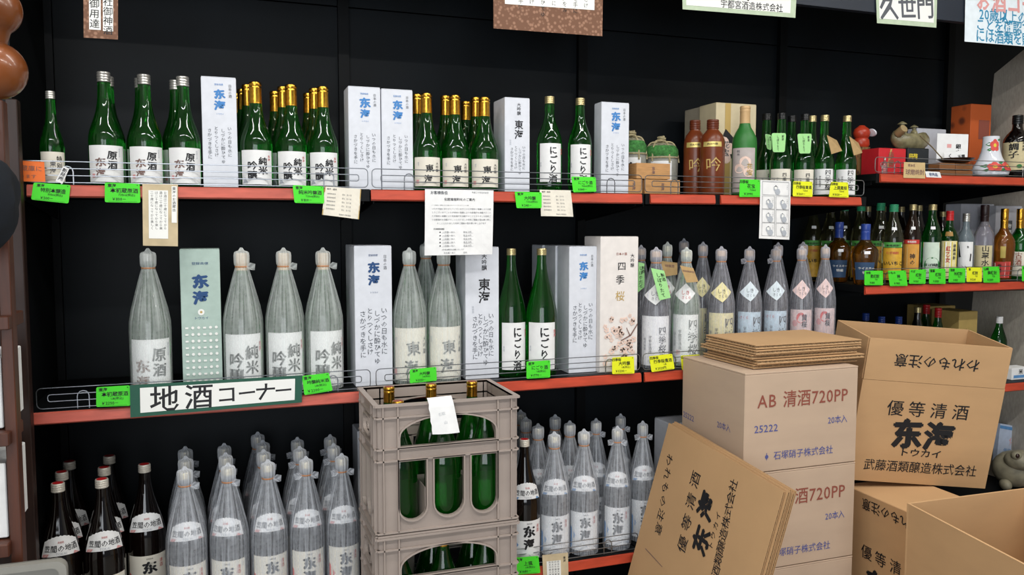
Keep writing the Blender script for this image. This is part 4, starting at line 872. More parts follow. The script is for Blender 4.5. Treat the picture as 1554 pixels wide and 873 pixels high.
# ------------------------------------------------------------------ cardboard
def axes(o, P, u, w_, up): # place object: local x = u, y = w_, z = up
    o.matrix_world = Matrix(((u.x, w_.x, up.x, P.x), (u.y, w_.y, up.y, P.y), (u.z, w_.z, up.z, P.z), (0, 0, 0, 1)))
def sheet(name, W, D, t, parent, m=kraft, flutes=True):
    """corrugated board lying in local xy, thickness z: two liners and a fluted core"""
    b = MB(); b.box(0, W, 0, D, 0, t*.22, m); b.box(0, W, 0, D, t*.78, t, m)
    n = int(W/.008); z0, z1 = t*.2, t*.8
    vs = [(W*i/n, y, z1 if i % 2 else z0) for y in (.0004, D-.0004) for i in range(n+1)]
    b.add(vs, [(i, i+1, n+2+i, n+1+i) for i in range(n)], kraft_edge)
    n = int(D/.008); vs = [(x, D*i/n, z1 if i % 2 else z0) for x in (.0004, W-.0004) for i in range(n+1)]
    b.add(vs, [(i, i+1, n+2+i, n+1+i) for i in range(n)], kraft_edge)
    return b.build(name, parent)
AX, AY, AW, AD = 1.445, 2.02, .413, .345
def ab_print(W, H):
    return [('AB 清酒720PP', W*.505, H*.715, .054, 'h', .008, 'm', 0, .95), ('25222', W*.185, H*.44, .031, 'h', .008, 'v', 0, 1.05), ('20本入', W*.82, H*.46, .027, 'h', .006, 'v', 0, .9), ('石塚硝子株式会社', W*.52, H*.155, .028, 'h', .004, 'v', 0, .98),
            poly([(W*.195+.006*math.cos(t), H*.15+.006*math.sin(t)) for t in [math.pi*k/6 for k in range(12)]], 'v'), rect(W*.195-.001, H*.15-.010, W*.195+.001, H*.15+.012, 'v')]
def carton(z1, H, label):
    o = empty('cardboard_carton', (AX, AY, z1-H)); tag(o, label, 'carton', 'stacked grey-brown cartons')
    MB().bbox(0, AW, 0, AD, 0, H-.006, carton_m, .002).build('carton_body', o)
    for y0, y1 in ((0, AD/2-.001), (AD/2+.001, AD)): MB().bbox(0, AW, y0, y1, H-.0058, H-.001, carton_m, .0008).build('top_flap', o)
    lettering(ab_print(AW, H), lambda a, c: (a, -.0008, c), o)
    lettering([('25222', AD*.12, H*.36, .026, 'h', .002, 'v', -4), ('20本入', AD*.70, H*.40, .026, 'h', .002, 'v', 0, .9)], lambda a, c: (-.0008, AD-a, c+0*a), o)
    return o
zA = onY(1135.6, 566.6, AY).z
carton(zA, .302, 'grey-brown carton with maroon lettering, topmost of the stack, under flattened sheets')
carton(zA-.303, .300, 'grey-brown carton with maroon lettering, second in the stack')
carton(zA-.604, zA-.604-.0005, 'grey-brown carton at the foot of the stack, cut by the bottom edge')
zq = zA+.002
T_ = 5
Pn, Pr = Vector((1.506, 2.06, zq)), Vector((1.904, 2.066, zq))
root = empty('flattened_carton_pile', Pn); tag(root, 'pile of flattened kraft cartons lying on the topmost grey-brown carton', 'cardboard')
for k in range(5):
    p1 = Pn+Vector((0.007*math.sin(k*2.1), .006*math.cos(k*3), .0))
    u = (Pr-Pn).normalized(); u = (u+Vector((.01*math.sin(k*1.7), .012*math.cos(k*2.3), 0))).normalized(); w_ = Vector((-u.y, u.x, 0))
    s_ = sheet('flattened_carton', (Pr-Pn).length+.004*(k % 2), .262+.006*(k % 3), .012, None)
    axes(s_, p1+Vector((0, 0, .0148*k)), u, w_, Vector((0, 0, 1)))
    s_.parent = root; s_.matrix_parent_inverse = Matrix.Translation(-root.location)
# print of the brewery's cartons
def brew(W, H, zoff=0, k=1.0, flap=None):
    """front print; x across 0..W, y up 0..H; flap text upside down above"""
    it = []
    q = W
    for c_, x in (('優', .26), ('等', .41), ('清', .565), ('酒', .72)): it.append((c_, W*x, H*.745, .118*q, 'h', .004, 'k', 0, 1.02))
    it += [('东', W*.375, H*.50, .22*q, 'h', .06, 'k', 3, 1.0), ('海', W*.60, H*.49, .215*q, 'h', .055, 'k', 0, 1.0),
           ('トウカイ', W*.49, H*.315, .062*q, 'h', .02, 'k', 0, 1.25), ('武藤酒類醸造株式会社', W*.51, H*.17, .088*q, 'h', .004, 'k', 0, .92)]
    if flap: it.append(('われもの注意', W*.49, H+flap*.52, .098*q, 'h', .01, 'k', 180, 1.02))
    return it
def open_carton(name, label, P, u, w_, up, W, D, H, flap, printed=True, m=kraft, group=None, flapout=0, t=.006):
    o = empty(name); tag(o, label, 'carton', group); axes(o, P, u, w_, up)
    for nm_, a in (('front_panel', (0, W, 0, t)), ('rear_panel', (0, W, D-t, D)), ('side_panel', (0, t, t, D-t)), ('side_panel', (W-t, W, t, D-t))):
        MB().box(*a, 0, H, m).build(nm_, o)
        if flap:
            x0, x1, y0, y1 = a; e = .002
            f = MB().box(x0+(e if x1-x0 > .05 else 0), x1-(e if x1-x0 > .05 else 0), y0+(e if y1-y0 > .05 else 0), y1-(e if y1-y0 > .05 else 0), H+.0012, H+flap, m); f.build('flap', o)
    MB().box(t, W-t, t, D-t, 0, t, m).build('carton_base', o)
    if printed: lettering(brew(W, H, flap=flap), lambda a, c: (a, -.0009, c), o)
    return o
TL, TR, BL_ = at(1320, 513, 2.62), at(1538, 529, 2.64), at(1301, 732, 2.62)
u = (TR-TL).normalized(); w_ = (_f + _u*.20 - _r*.10).normalized(); w_ = (w_-u*w_.dot(u)).normalized(); up = u.cross(w_)
dd = ray(1301, 732); dd2 = TL-CAM   # foot of the front face: the point below TL along -up that lies nearest the ray
a11 = up.dot(up); a12 = up.dot(dd); a22 = dd.dot(dd); b1 = up.dot(dd2); b2 = dd.dot(dd2); hh = (b1*a22-b2*a12)/(a11*a22-a12*a12); BL_ = TL-up*hh
HH = (BL_-TL).length
open_carton('open_carton', 'big kraft carton standing open and slightly tilted, black brewery lettering, right of the stack', BL_, u, w_, up, (TR-TL).length, .25, HH*.715, HH*.285)
# carton underneath
TL2 = at(1290, 738, 2.72); TR2 = at(1420, 775, 2.38); TR2.z = TL2.z
zt2 = TL2.z
u2 = (TR2-TL2); u2.z = 0; u2.normalize(); w2 = Vector((-u2.y, u2.x, 0))
PB = Vector((TL2.x, TL2.y, zt2-.56)) - u2*.03
o = empty('open_carton'); tag(o, 'kraft carton below the tilted one, its print half hidden', 'carton'); axes(o, PB+Vector((0, 0, 0)), u2, w2, Vector((0, 0, 1)))
PBW = .43
MB().bbox(0, PBW, 0, .27, -PB.z+.001, .557, kraft, .002).build('carton_body', o)
lettering([(a_[0], a_[1], a_[2]+.10, *a_[3:]) if a_[0] else (None, [(x, y+.10) for x, y in a_[1]], *a_[2:]) for a_ in brew(PBW*.95, .36, flap=.12)], lambda a, c: (a+.01, -.0012, c), o)
# open carton in the foreground
zf = onY(1379, 765, 1.66).z
A0 = onZ(1379, 765, zf); A1 = onZ(1556, 742, zf); A2 = onZ(1575, 868, zf)
root = empty('open_carton', (A0.x, A0.y, zf-.55)); tag(root, 'empty open kraft carton in the bottom right corner, nearest to the viewer', 'carton')
e1 = (A2-A0); e1.z = 0; e1 = e1.normalized()*max(e1.length, .40); e2 = (A1-A0); e2.z = 0; e2 = e2.normalized()*.42
def wallp(a, e, nm_, h=.55, z0=0):
    nrm = Vector((-e.y, e.x, 0)).normalized()*.006; b = MB(); P = [a, a+e, a+e+nrm, a+nrm]
    b.add([Vector((p.x, p.y, z0)) for p in P]+[Vector((p.x, p.y, h)) for p in P], [(3, 2, 1, 0), (4, 5, 6, 7)]+[(i, (i+1) % 4, 4+(i+1) % 4, 4+i) for i in range(4)], kraft)
    return b.build(nm_, root)
Z3 = Vector((0, 0, 0))
wallp(Z3, e1, 'front_panel'); wallp(e2, e1, 'rear_panel'); wallp(Z3, e2, 'side_panel'); wallp(e1, e2, 'side_panel')
b = MB(); b.add([Z3, e1, e1+e2, e2], [(0, 1, 2, 3)], kraft); b.add([Z3-Vector((0, 0, .004)), e1-Vector((0, 0, .004)), e1+e2-Vector((0, 0, .004)), e2-Vector((0, 0, .004))], [(3, 2, 1, 0)], kraft); b.build('carton_base', root)
HB = zf-.55-.005
b = MB().bbox(.03, e1.length-.03, .02, .30, 0, HB, kraft, .002); o = b.build('cardboard_carton'); tag(o, 'closed kraft carton carrying the foreground open carton, below the frame', 'carton')
axes(o, Vector((A0.x, A0.y, 0))+e2*.05, e1.normalized(), Vector((-e1.y, e1.x, 0)).normalized(), Vector((0, 0, 1)))
# flattened cartons leaning on the stack
QL = onX(1015, 642, 1.368); QR = onX(1189, 746, 1.368)
uu = (QR-QL).normalized(); leanv = Vector((-.235, 0, -1)); leanv = (leanv-uu*leanv.dot(uu)).normalized(); nn = uu.cross(leanv).normalized()
if nn.x < 0: nn = -nn
Ls = QL.z/abs(leanv.z)-.03; Wd = (QR-QL).length
root = empty('leaning_carton_pile', QL); tag(root, 'pile of flattened kraft cartons leaning against the carton stack, brewery lettering on the outer one', 'cardboard')
for k in range(5):
    s_ = sheet('flattened_carton', Wd, Ls, .0075 if k else .006, None)
    axes(s_, QL+nn*(.0095*k)+uu*(.006*(k % 2)-.003*(k > 2))-leanv*(.004*(k % 3)), uu, leanv, nn)
    s_.parent = root; s_.matrix_parent_inverse = Matrix.Translation(-root.location)
    if k == 0: first = s_
def lp(px, py): # local (along the top edge, down the slope) of a pixel on the outer sheet
    d = ray(px, py); t = (QL-CAM).dot(nn)/d.dot(nn); p = CAM+d*t-QL; return p.dot(uu), p.dot(leanv)
its = []
def along(txt, p0, p1, size, bold, flip=False, sx=1):
    a0, b0 = lp(*p0); a1, b1 = lp(*p1); n = len(txt)
    for i, c_ in enumerate(txt):
        f = i/(n-1); x, y = a0+(a1-a0)*f, b0+(b1-b0)*f
        its.append((c_, x, -y, size, 'h', bold, 'k', -90 if flip else 90, sx))
along('われもの注意', (1016, 699), (1000, 803), .040, .004, True)
along('優等清酒', (1036, 826), (1055, 728), .050, .004)
along('东海', (1064, 820), (1072, 768), .082, .05)
along('トウカイ', (1079, 828), (1090, 783), .024, .01)
along('武藤酒類醸造株式会社', (1079, 905), (1113, 737), .037, .004)
lettering(its, lambda a, c: (a, -c, -.0009), first)
a0, b0 = lp(979, 833); a1, b1 = lp(1005, 861)
MB().box(0, 1, 0, 1, 0, 1, INK['s']) if 0 else None
b = MB(); b.add([(a0, b0, -.0008), (a0+.004, b0-.003, -.0008), (a1+.002, b1-.002, -.0008), (a1, b1, -.0008)], [(0, 1, 2, 3)], INK['s']); b.build('crease', first)
exec_order = 5
# ------------------------------------------------------------------ right-hand bay: spirits
sticker = paper
def stick(x, y): return [poly([(x-.008, y-.006), (x+.008, y-.003), (x+.007, y+.007), (x-.009, y+.004)], 'w')]
lemon = mat('golden_label', '#d0a030', .5, var=.1, scale=60); gold_glass = mat('golden_bottle_glass', '#9c9a6c', .05, trans=.97, var=0)
LB_o = mat('orange_label', '#cf9440', .7, var=.06); dkblue = mat('navy_label', '#2c4666', .6, var=.05); olive = mat('whisky_glass', '#7a5416', .06, trans=.88, var=0)
def neckst(prof): return dict(name='price_sticker', hw=.009, z0=.205, z1=.216, m=paper, shift=.004)
SPEC.update({
 'greencap': dict(name='shochu_bottle', prof=P900, glass=gold_glass, cap=mat('green_screw_cap', '#2f9468', .4, var=0), caph=.028, labels=[
    dict(hw=.036, z0=.138, z1=.158, m=mat('green_neck_band', '#4f9a45', .6, var=.05), items=[rect(-.034, .003, .034, .012, 'w'), ('本格焼酎', 0, .0075, .009, 'h', .01, 'k', 0, 1.3)]), lab(.012, .136, .036, [('いいちこ', .004, .065, .018, 'h', .03, 'k', 0, 1.0), ('むぎ焼酎', .0, .105, .011, 'h', .01, 'r')], lemon), neckst(P900)]),
 'orangelab': dict(name='shochu_bottle', prof=P900, glass=mat('brown_bottle_glass', '#1b0f08', .05, var=0), cap=champ, caph=.022, labels=[dict(name='top_band', hw=.033, z0=.150, z1=.166, m=mat('red_band', '#b8322c', .6, var=.03), items=[('本格焼酎', 0, .008, .009, 'h', .01, 'w')]), lab(.012, .149, .033, [rect(-.018, .01, .018, .125, 'y'), ('神の', .004, .09, .022, 'v', .02, 'k')], LB_o), neckst(P900)]),
 'whitegreen': dict(name='shochu_bottle', prof=P900, glass=gglass2, cap=champ, caph=.022, labels=[lab(.012, .155, .033, [rect(-.032, .122, .032, .142, 'y'), disc(.004, .055, .030, 'G'), ('そば焼酎', .004, .055, .013, 'h', .02, 'k')], mat('pale_mint_label', '#c9d8c8', .7, var=.05)), neckst(P900)]),
 'redcap': dict(name='shochu_bottle', prof=PSQ, glass=gglass2, cap=rednk, caph=.034, labels=[lab(.012, .150, .040, [rect(-.038, .004, -.016, .135, 'x'), rect(.012, .004, .038, .135, 'x'), rect(-.014, .004, .010, .135, 'w'), ('紅乙女', -.002, .11, .020, 'v', .03, 'r'), ('胡麻祥酎', .025, .12, .014, 'v', .02, 'k')], yell), dict(name='shoulder_label', hw=.018, z0=.168, z1=.184, m=mat('bronze_oval', '#8a6a34', .5, .3, var=.05))]),
 'brush': dict(name='shochu_bottle', prof=PSQ, glass=mat('smoky_clear_glass', '#8e9ca4', .08, trans=.6, var=0), cap=silver, caph=.030, labels=[lab(.012, .150, .040, [poly([(-.036, .125), (-.030, .130), (-.020, .085), (.004, .045), (.016, .040), (.010, .030), (-.010, .042), (-.030, .080)], 'k'), ('1', .026, .08, .042, 'h', .03, 'k', -8), ('隼', .012, .118, .010, 'h', .01, 'k')], paper)]),
 'tanlab': dict(name='shochu_bottle', prof=PWINE, glass=mat('pale_lilac_glass', '#c9c6d2', .06, trans=.8, var=0), cap=mat('dark_capsule', '#241416', .35, var=0), capk='foil', caph=.05, labels=[lab(.012, .145, .036, [('山翠水', .008, .12, .028, 'v', .02, 'k'), ('焼酎', -.02, .04, .010, 'v', 0, 'r')], mat('tan_label', '#c8bb94', .7, var=.05))]),
 'amber': dict(name='liqueur_bottle', prof=PBELL, glass=amber, cap=gold, capk='foil', caph=.045, labels=[dict(name='hang_label', hw=.010, z0=.075, z1=.150, m=mat('olive_gold_label', '#a89448', .5, .2, var=.1)), lab(.008, .062, .030, [rect(-.028, .005, .01, .05, 'w'), rect(.008, .0, .028, .055, 'q'), ('梅酒', -.01, .04, .014, 'v', .02, 'k')], mat('red_label', '#b23a34', .6, var=.05))]),
 'greengold': dict(name='liqueur_bottle', prof=PBELL, glass=gglass2, cap=gold, capk='foil', caph=.045, labels=[lab(.012, .095, .032, [('古酒', 0, .07, .022, 'v', .02, 'm'), ('吟醸', -.018, .05, .01, 'v', 0, 'k')], cream), neckst(PBELL)]),
 'whisky': dict(name='whisky_bottle', prof=PBELL, glass=olive, cap=mat('blue_capsule', '#27408c', .3, var=0), capk='foil', caph=.035, labels=[lab(.020, .088, .030, [('ウイスキー', .006, .045, .010, 'h', .01, 'w'), ('特級', .006, .028, .012, 'h', .01, 'w')], dkblue), dict(name='price_sticker', hw=.010, z0=.120, z1=.131, m=paper, shift=.008)]),
 'darkback': dict(name='spirit_bottle', prof=P900, glass=dkglass, cap=champ, caph=.022),
 'rokucho': dict(name='shochu_bottle', prof=PSQ, glass=dkglass, cap=mat('black_cap', '#0d0f11', .3, var=0), caph=.035, labels=[lab(.035, .148, .044, [('六調子', .002, .125, .030, 'v', .03, 'k'), ('本格焼酎', .032, .12, .012, 'v', .01, 'k'), disc(-.022, .02, .010, 'G'), disc(.02, .015, .008, 'G')], mat('tan_label', '#c8bb94', .7, var=.05))]),
 'bluecapsule': dict(name='spirit_bottle', prof=P900, glass=dkglass, cap=mat('blue_screw_cap', '#23418f', .3, var=0), caph=.034),
 'redcapsule': dict(name='spirit_bottle', prof=P900, glass=gglass2, cap=rednk, caph=.04),
 'whitecap': dict(name='spirit_bottle', prof=P900, glass=gglass2, cap=paper, caph=.034),
})
for k in (P900, PBELL, PSQ): HT[id(k)] = k[-1][1]+.014
del k
g = 'green-capped clear spirit bottles'
for px, Y, top, t in ((1357, 2.50, 310, 'in front, its yellow label fully in view'), (1335, 2.59, 308, 'second from the front, left of the foremost one'), (1307, 2.66, 309, 'with a reddish shoulder, behind the blue-capped decanters'),
                      (1284, 2.73, 309, 'dark, between the two blue-capped decanters'), (1260, 2.70, 309, 'fifth from the right, label glowing yellow'), (1236, 2.77, 309, 'farthest left on the right bay shelf')):
    put('greencap', px, Y, RM, 'green-capped spirit bottle, '+t, top, 34*2.5/Y, g)
put('whisky', 1314, 2.455, RM, 'blue-capped round whisky decanter with navy label, in front at the shelf end', 341, 38)
put('whisky', 1274, 2.60, RM, 'blue-capped round whisky decanter, behind the wrapped bottle with pink label', 338, 34)
put('orangelab', 1386, 2.49, RM, 'brown bottle with orange label and red top band', 309, 29)
put('whitegreen', 1416, 2.49, RM, 'green bottle with gold cap and pale mint label', 309, 32)
put('redcap', 1442, 2.48, RM, 'red-capped stout green bottle with yellow and white striped label', 321, 30)
put('brush', 1467, 2.49, RM, 'silver-capped frosted bottle with white label and black brush stroke', 324, 28)
put('tanlab', 1495, 2.50, RM, 'clear bottle with dark capsule and tan label', 316, 32)
put('amber', 1525, 2.48, RM, 'amber liqueur bottle with gold capsule and red label', 318, 32)
put('greengold', 1549, 2.49, RM, 'dark green bottle with gold capsule at the right edge', 319, 32)
g = 'gold-capped dark bottles behind the spirits'
for px, t in ((1317, 'leftmost'), (1340, 'second'), (1368, 'third'), (1395, 'fourth')):
    put('darkback', px, 2.80 if px < 1380 else 2.60, RM, 'dark bottle with gold cap at the back of the spirits shelf, %s of four' % t, None, 27, g)
put('darkback', 1431, 2.60, RM, 'dark bottle hidden behind the red-capped one', 320, 25)
wb = mat('grey_white_card', '#b9bac2', .6, var=.04)
gift(1459, 1509, 310, 2.68, .08, RM, 'plain pale grey box behind the silver-capped frosted bottle', None, wb)
gift(1512, 1552, 313, 2.56, .06, RM, 'plain pale grey box with dark lettering panel behind the amber bottle', lambda W, H: [rect(W*.42, H*.42, W*.62, H*.80, 'g'), ('梅酒', W*.52, H*.72, W*.17, 'v', .03, 'w')], wb)
for px, py, k, t, Y in ((1314, 476, 'bluecapsule', 'blue-capped bottle farthest left behind the open carton', 2.72), (1338, 481, 'bluecapsule', 'blue-capped bottle, middle one of three behind the open carton', 2.60), (1364, 481, 'bluecapsule', 'blue-capped bottle, right one of three behind the open carton', 2.60),
                     (1393, 465, 'darkback', 'dark bottle with shiny shoulder left of the red-capped ones', 2.60), (1406, 464, 'redcapsule', 'red-capped green bottle, rear one behind the open carton', 2.70), (1424, 469, 'redcapsule', 'red-capped green bottle, front one beside the tan gift box', 2.58), (1517, 491, 'whitecap', 'white-capped dark green bottle beside the linen board', 2.56)):
    z_ = RL; h_ = .306; tz = onY(px, py, Y).z
    put(k, px, Y, RL, t, py, 27)
tanb = mat('tan_gift_card', '#b79c5c', .6, var=.04)
gift(1456, 1484, 474, 2.56, .14, RL, 'tan gift box with tiny lettering behind the open carton', lambda W, H: [('上撰東海', W*.4, H*.72, W*.14, 'v', .01, 'k')], tanb)
gift(1410, 1450, 466, 2.73, .12, RL, 'tan gift box standing behind the one with tiny lettering', None, tanb)
gift(1536, 1562, 560, 2.44, .06, RL, 'small white and blue packet on the low right shelf', lambda W, H: [rect(W*.1, H*.15, W*.9, H*.4, 'o'), ('米', W*.5, H*.7, W*.25, 'h', .02, 'k')], paper)
# upper short shelf
def bx(name, label, px0, px1, top, Y, D, m, design=None, z=RT, base=None):
    return gift(px0, px1, top, Y, D, z, label, design, m)
redb = mat('red_gift_card', '#c4232c', .5, var=.03)
gift(1334, 1375, 225, 2.50, .09, RT, 'red gift box under the pottery boat', lambda W, H: [('赤霧', W*.45, H*.75, H*.28, 'v', .03, 'm'), poly([(W*.42, H*.98), (W*.48, H*.98), (W*.36, H*.3), (W*.30, H*.3)], 'y')], redb)
gift(1378, 1410, 225, 2.52, .10, RT, 'dark slate gift box right of the red one, under the pottery boat', lambda W, H: [('田苑', W*.25, H*.72, H*.2, 'h', .04, 'x'), ('焼酎', W*.55, H*.35, H*.2, 'h', .02, 'w')], mat('slate_card', '#23282c', .5, var=.04))
gift(1392, 1436, 195, 2.66, .05, RT, 'plain pale grey carton standing behind the slate gift box', None, wb)
gift(1453, 1475, 159, 2.68, .03, RT, 'x', None, voro('dark_orange_pattern', '#7a3a1e', '#2e1a14', 22)) if 0 else None
gift(1474, 1505, 158, 2.66, .10, RT, 'tall orange carton with dark patterned print behind the white vase', lambda W, H: [rect(W*.40, H*.55, W*.92, H*.80, 'm')], voro('orange_pattern', '#c05a28', '#6a3420', 16, wid=.35))
woodb = mat('wood_block', '#8a5a34', .6, var=.15, scale=20, stretch=(1, 1, 6))
for a, b_, z0, z1, t in ((1426, 1450, 0, .026, 'lower left'), (1451, 1476, 0, .026, 'lower right'), (1426, 1450, .028, .054, 'upper left'), (1451, 1476, .028, .054, 'upper right')):
    xa, xb = colX(a, 2.47, RT+z0), colX(b_, 2.47, RT+z0)
    o = MB().bbox(xa, xb, 2.47, 2.54, RT+z0+.0005, RT+z1, woodb, .0015).build('wooden_block'); tag(o, 'small wooden block under the dark brown dish, '+t, 'block', 'wooden blocks under the dish')
p = onY(1450, 238, 2.505); zd = RT+.0545
o = MB().lathe([(0, .0), (.030, 0), (.050, .008), (.068, .020), (.066, .021), (.048, .011), (.028, .004), (0, .004)], mat('dark_brown_lacquer', '#2f1c16', .3, var=.05), 32).build('dish', None, True); o.location = (colX(1450, 2.505, zd), 2.505, zd); tag(o, 'dark brown shallow dish on the wooden blocks', 'dish')
xd = o.location.x
o = MB().bbox(-.058, .058, -.001, .001, 0, .112, paper, .0005).build('message_card'); o.location = (xd-.004, 2.52, zd+.010); o.rotation_euler = (R(-8), R(3), -.5); tag(o, 'white card with red seal standing in the brown dish', 'card')
lettering([rect(-.020, .055, -.004, .070, 'p'), ('銀', .022, .062, .020, 'h', .03, 'k'), ('水', .022, .040, .018, 'h', .03, 'k')], lambda a, c: (a, -.0018, c), o)
o = MB().bbox(-.042, .042, -.001, .001, 0, .035, paper, .0005).build('message_card'); o.location = (xd-.014, 2.490, zd+.014); o.rotation_euler = (R(-10), R(-6), -.5); tag(o, 'smaller curled card with handwriting in front of the sealed one', 'card')
lettering([('く', -.02, .018, .02, 'h', .02, 'k'), ('玉露', .02, .012, .014, 'h', .03, 'k')], lambda a, c: (a, -.0018, c), o)
# camellia vase
VP = [(0, 0), (.050, .001), (.066, .012), (.070, .026), (.066, .040), (.052, .062), (.042, .082), (.035, .105), (.031, .130), (.030, .165), (.027, .166), (.026, .150), (.030, .10)]
xv = colX(1503, 2.49, RT+.08)
vz = empty('sake_flask', (xv, 2.49, RT+.0005), -math.atan2(xv, 2.49)); tag(vz, 'white porcelain flask painted with red camellias', 'vase')
por = mat('white_porcelain', '#d9dce4', .12, var=.01, coat=.4)
o = MB().lathe(VP, por, 40).build('body', vz, True)
fm = smap(VP[1:10], .04, .0012)
def fmz(x, y):
    z = .04+y; r = rz(VP[1:10], z)+.0012; a = x/.045; return (r*math.sin(a), -r*math.cos(a), z)
it = []
def camellia(x, y, r):
    for (dx, dy, rr_) in ((-1.2, .2, .8), (-1.0, -.7, .6), (1.1, .9, .5)): it.append(poly([(x+dx*r-rr_*r, y+dy*r), (x+dx*r, y+dy*r+rr_*r*.45), (x+dx*r+rr_*r, y+dy*r+.1*r), (x+dx*r, y+dy*r-rr_*r*.45)], 'G'))
    for q in range(5): a = 2*math.pi*q/5+.3; it.append(disc(x+r*.55*math.cos(a), y+r*.55*math.sin(a), r*.5, 'q', 10))
    it.append(disc(x, y, r*.32, 'x', 10))
camellia(.020, .088, .024); camellia(.012, .002, .019); camellia(.050, .004, .019)
for n_, i_ in enumerate(it):
    write(MB(), [i_], lambda x, y, n_=n_: tuple(Vector(fmz(x, y)) + Vector(fmz(x, y)).xy.normalized().to_3d()*.00012*n_), 0).build('painted_petal', o)
put('rokucho', 1545, 2.50, RT, 'dark squat bottle with tan label at the right edge', 176, 44, turn=-14)
# pottery boat with two figures
pot = mat('ash_glazed_pottery', '#7d7658', .3, var=.25, scale=40, bump=.3)
xb = colX(1381, 2.56, RT+.13); zb_ = RT+.0
o = empty('pottery_boat', (xb, 2.56, onY(1355, 225, 2.50).z+.002)); o.scale = (1.12, 1.12, 1.12); tag(o, 'grey-green pottery flask shaped like a boat with two small figures', 'figurine')
b = MB(); N = 20; M = 8; vs = []
for j in range(M+1):
    t = j/M; z = .052*t; w0 = .32+.68*math.sin(math.pi*(.10+.72*t))
    for i in range(N): a = 2*math.pi*i/N; vs.append(((.075+.012*t)*w0**.6*math.cos(a), .036*w0*math.sin(a), z+.012*math.cos(a)**2*t+.004*math.sin(3*a)*t))
vs.append((0, 0, .040)); vs.append((0, 0, 0))
fs = [(j*N+i, j*N+(i+1) % N, (j+1)*N+(i+1) % N, (j+1)*N+i) for j in range(M) for i in range(N)] + [(M*N+i, M*N+(i+1) % N, (M+1)*N) for i in range(N)] + [((i+1) % N, i, (M+1)*N+1) for i in range(N)]
b.add(vs, fs, pot); b.build('hull', o, True)
MB().lathe([(0, 0), (.013, .001), (.015, .004), (.014, .034), (0, .035)], mat('cut_log_end', '#a08a62', .6, var=.1), 16, T=Matrix.Translation((-.070, -.012, .052)) @ Matrix.Rotation(R(60), 4, 'X')).build('spout', o, True)
for fx, fy, s_ in ((-.038, 0, 1), (.020, .004, .85)):
    T = Matrix.Translation((fx, fy, .036)) @ Matrix.Scale(s_, 4)
    f = MB().lathe([(0, 0), (.018, .001), (.020, .012), (.015, .028), (.0105, .038), (.006, .041), (0, .042)], pot, 14, T=T).build('figure_body', o, True)
    MB().lathe([(0, .038), (.007, .041), (.009, .048), (.007, .055), (0, .057)], pot, 12, T=T).build('figure_head', f, True)
    MB().lathe([(0, .053), (.0165, .052), (.016, .054), (.004, .062), (0, .063)], pot, 14, T=T).build('straw_hat', f, True)
    MB().tube([T @ Vector((-.012, -.008, .030)), T @ Vector((-.017, -.018, .022)), T @ Vector((-.006, -.022, .018))], .0035, pot, 6).build('arm', f, True)
q0, q1 = onY(1396, 206, 2.50), onY(1432, 243, 2.46)
tag(MB().tube([q0, (q0+q1)/2+Vector((0, 0, .004)), q1], .0024, mat('bamboo_stick', '#6a5a3c', .5, var=.1), 8).build('bamboo_pole'), 'thin bamboo pole slanting from the pottery boat to the dish', 'pole')
# small items at the shelf end
xg = colX(1341, 2.455, RT+.03)
SPEC['tiny'] = dict(name='miniature_bottle', prof=P900, glass=clear, cap=silver, caph=.034)
o = bottle('tiny', (xg, 2.45, RT+.0006), 'tiny clear glass bottle in front of the red gift box', s=.26, sz=.20)
xo = colX(1304, 2.56, RT+.03)
om = gift(1299, 1321, 223, 2.60, .06, RT, 'small brown mosaic-patterned box at the left end of the short shelf', None, voro('brown_mosaic', '#7b5a34', '#3a2418', 50))
o = empty('ornament_flask', (colX(1307, 2.63, RT+.12), 2.63, onY(1299, 223, 2.60).z+.0015)); o.scale = (.85, .75, .48); tag(o, 'red and white ornament on the mosaic-patterned box behind the last green bottle', 'ornament')
MB().lathe([(0, 0), (.03, .002), (.038, .02), (.036, .06), (.030, .075), (.036, .09), (.040, .12), (.034, .150), (.020, .168), (.012, .18), (0, .182)], mat('red_lacquer', '#a8351f', .3, var=.1, scale=15), 24).build('body', o, True)
MB().lathe([(0, 0), (.030, .002), (.032, .008), (0, .010)], por, 20, T=Matrix.Translation((.036, -.02, .12)) @ Matrix.Rotation(R(75), 4, 'Y')).build('medallion', o, True)
gift(1307, 1321, 219, 2.52, .05, RT, 'small brown patterned box at the left end of the short shelf', None, voro('brown_mosaic', '#7b5a34', '#3a2418', 50)) if 0 else None
# ceramic toad and blue packet low on the right
ZL = RL-.45
xt = colX(1541, 2.45, ZL+.08)-.004
o = empty('ceramic_toad', (xt, 2.45, ZL+.0005), -.5); tag(o, 'grey-beige ceramic toad-like figure at the right edge', 'figurine')
tm = mat('stone_glaze', '#86806c', .5, var=.2, scale=25, bump=.4)
def blob(c, r, m, par, nm_, n=16, sm=True):
    return MB().lathe([(math.sin(math.pi*i/10)*1.0 if 0 < i < 10 else 0, -math.cos(math.pi*i/10)) for i in range(11)], m, n, T=Matrix.Translation(c) @ Matrix.Diagonal((*r, 1))).build(nm_, par, sm)
blob((0, 0, .075), (.085, .08, .075), tm, o, 'body'); hd = blob((0, -.05, .125), (.062, .05, .042), tm, o, 'head')
for sx_ in (-1, 1):
    e_ = blob((sx_*.030, -.080, .152), (.020, .018, .018), tm, hd, 'eyelid'); 
    blob((sx_*.031, -.093, .153), (.009, .007, .010), mat('dark_brown_eye', '#2a1712', .2, var=0), hd, 'eye')
    blob((sx_*.055, -.055, .022), (.022, .035, .022), tm, o, 'foot')
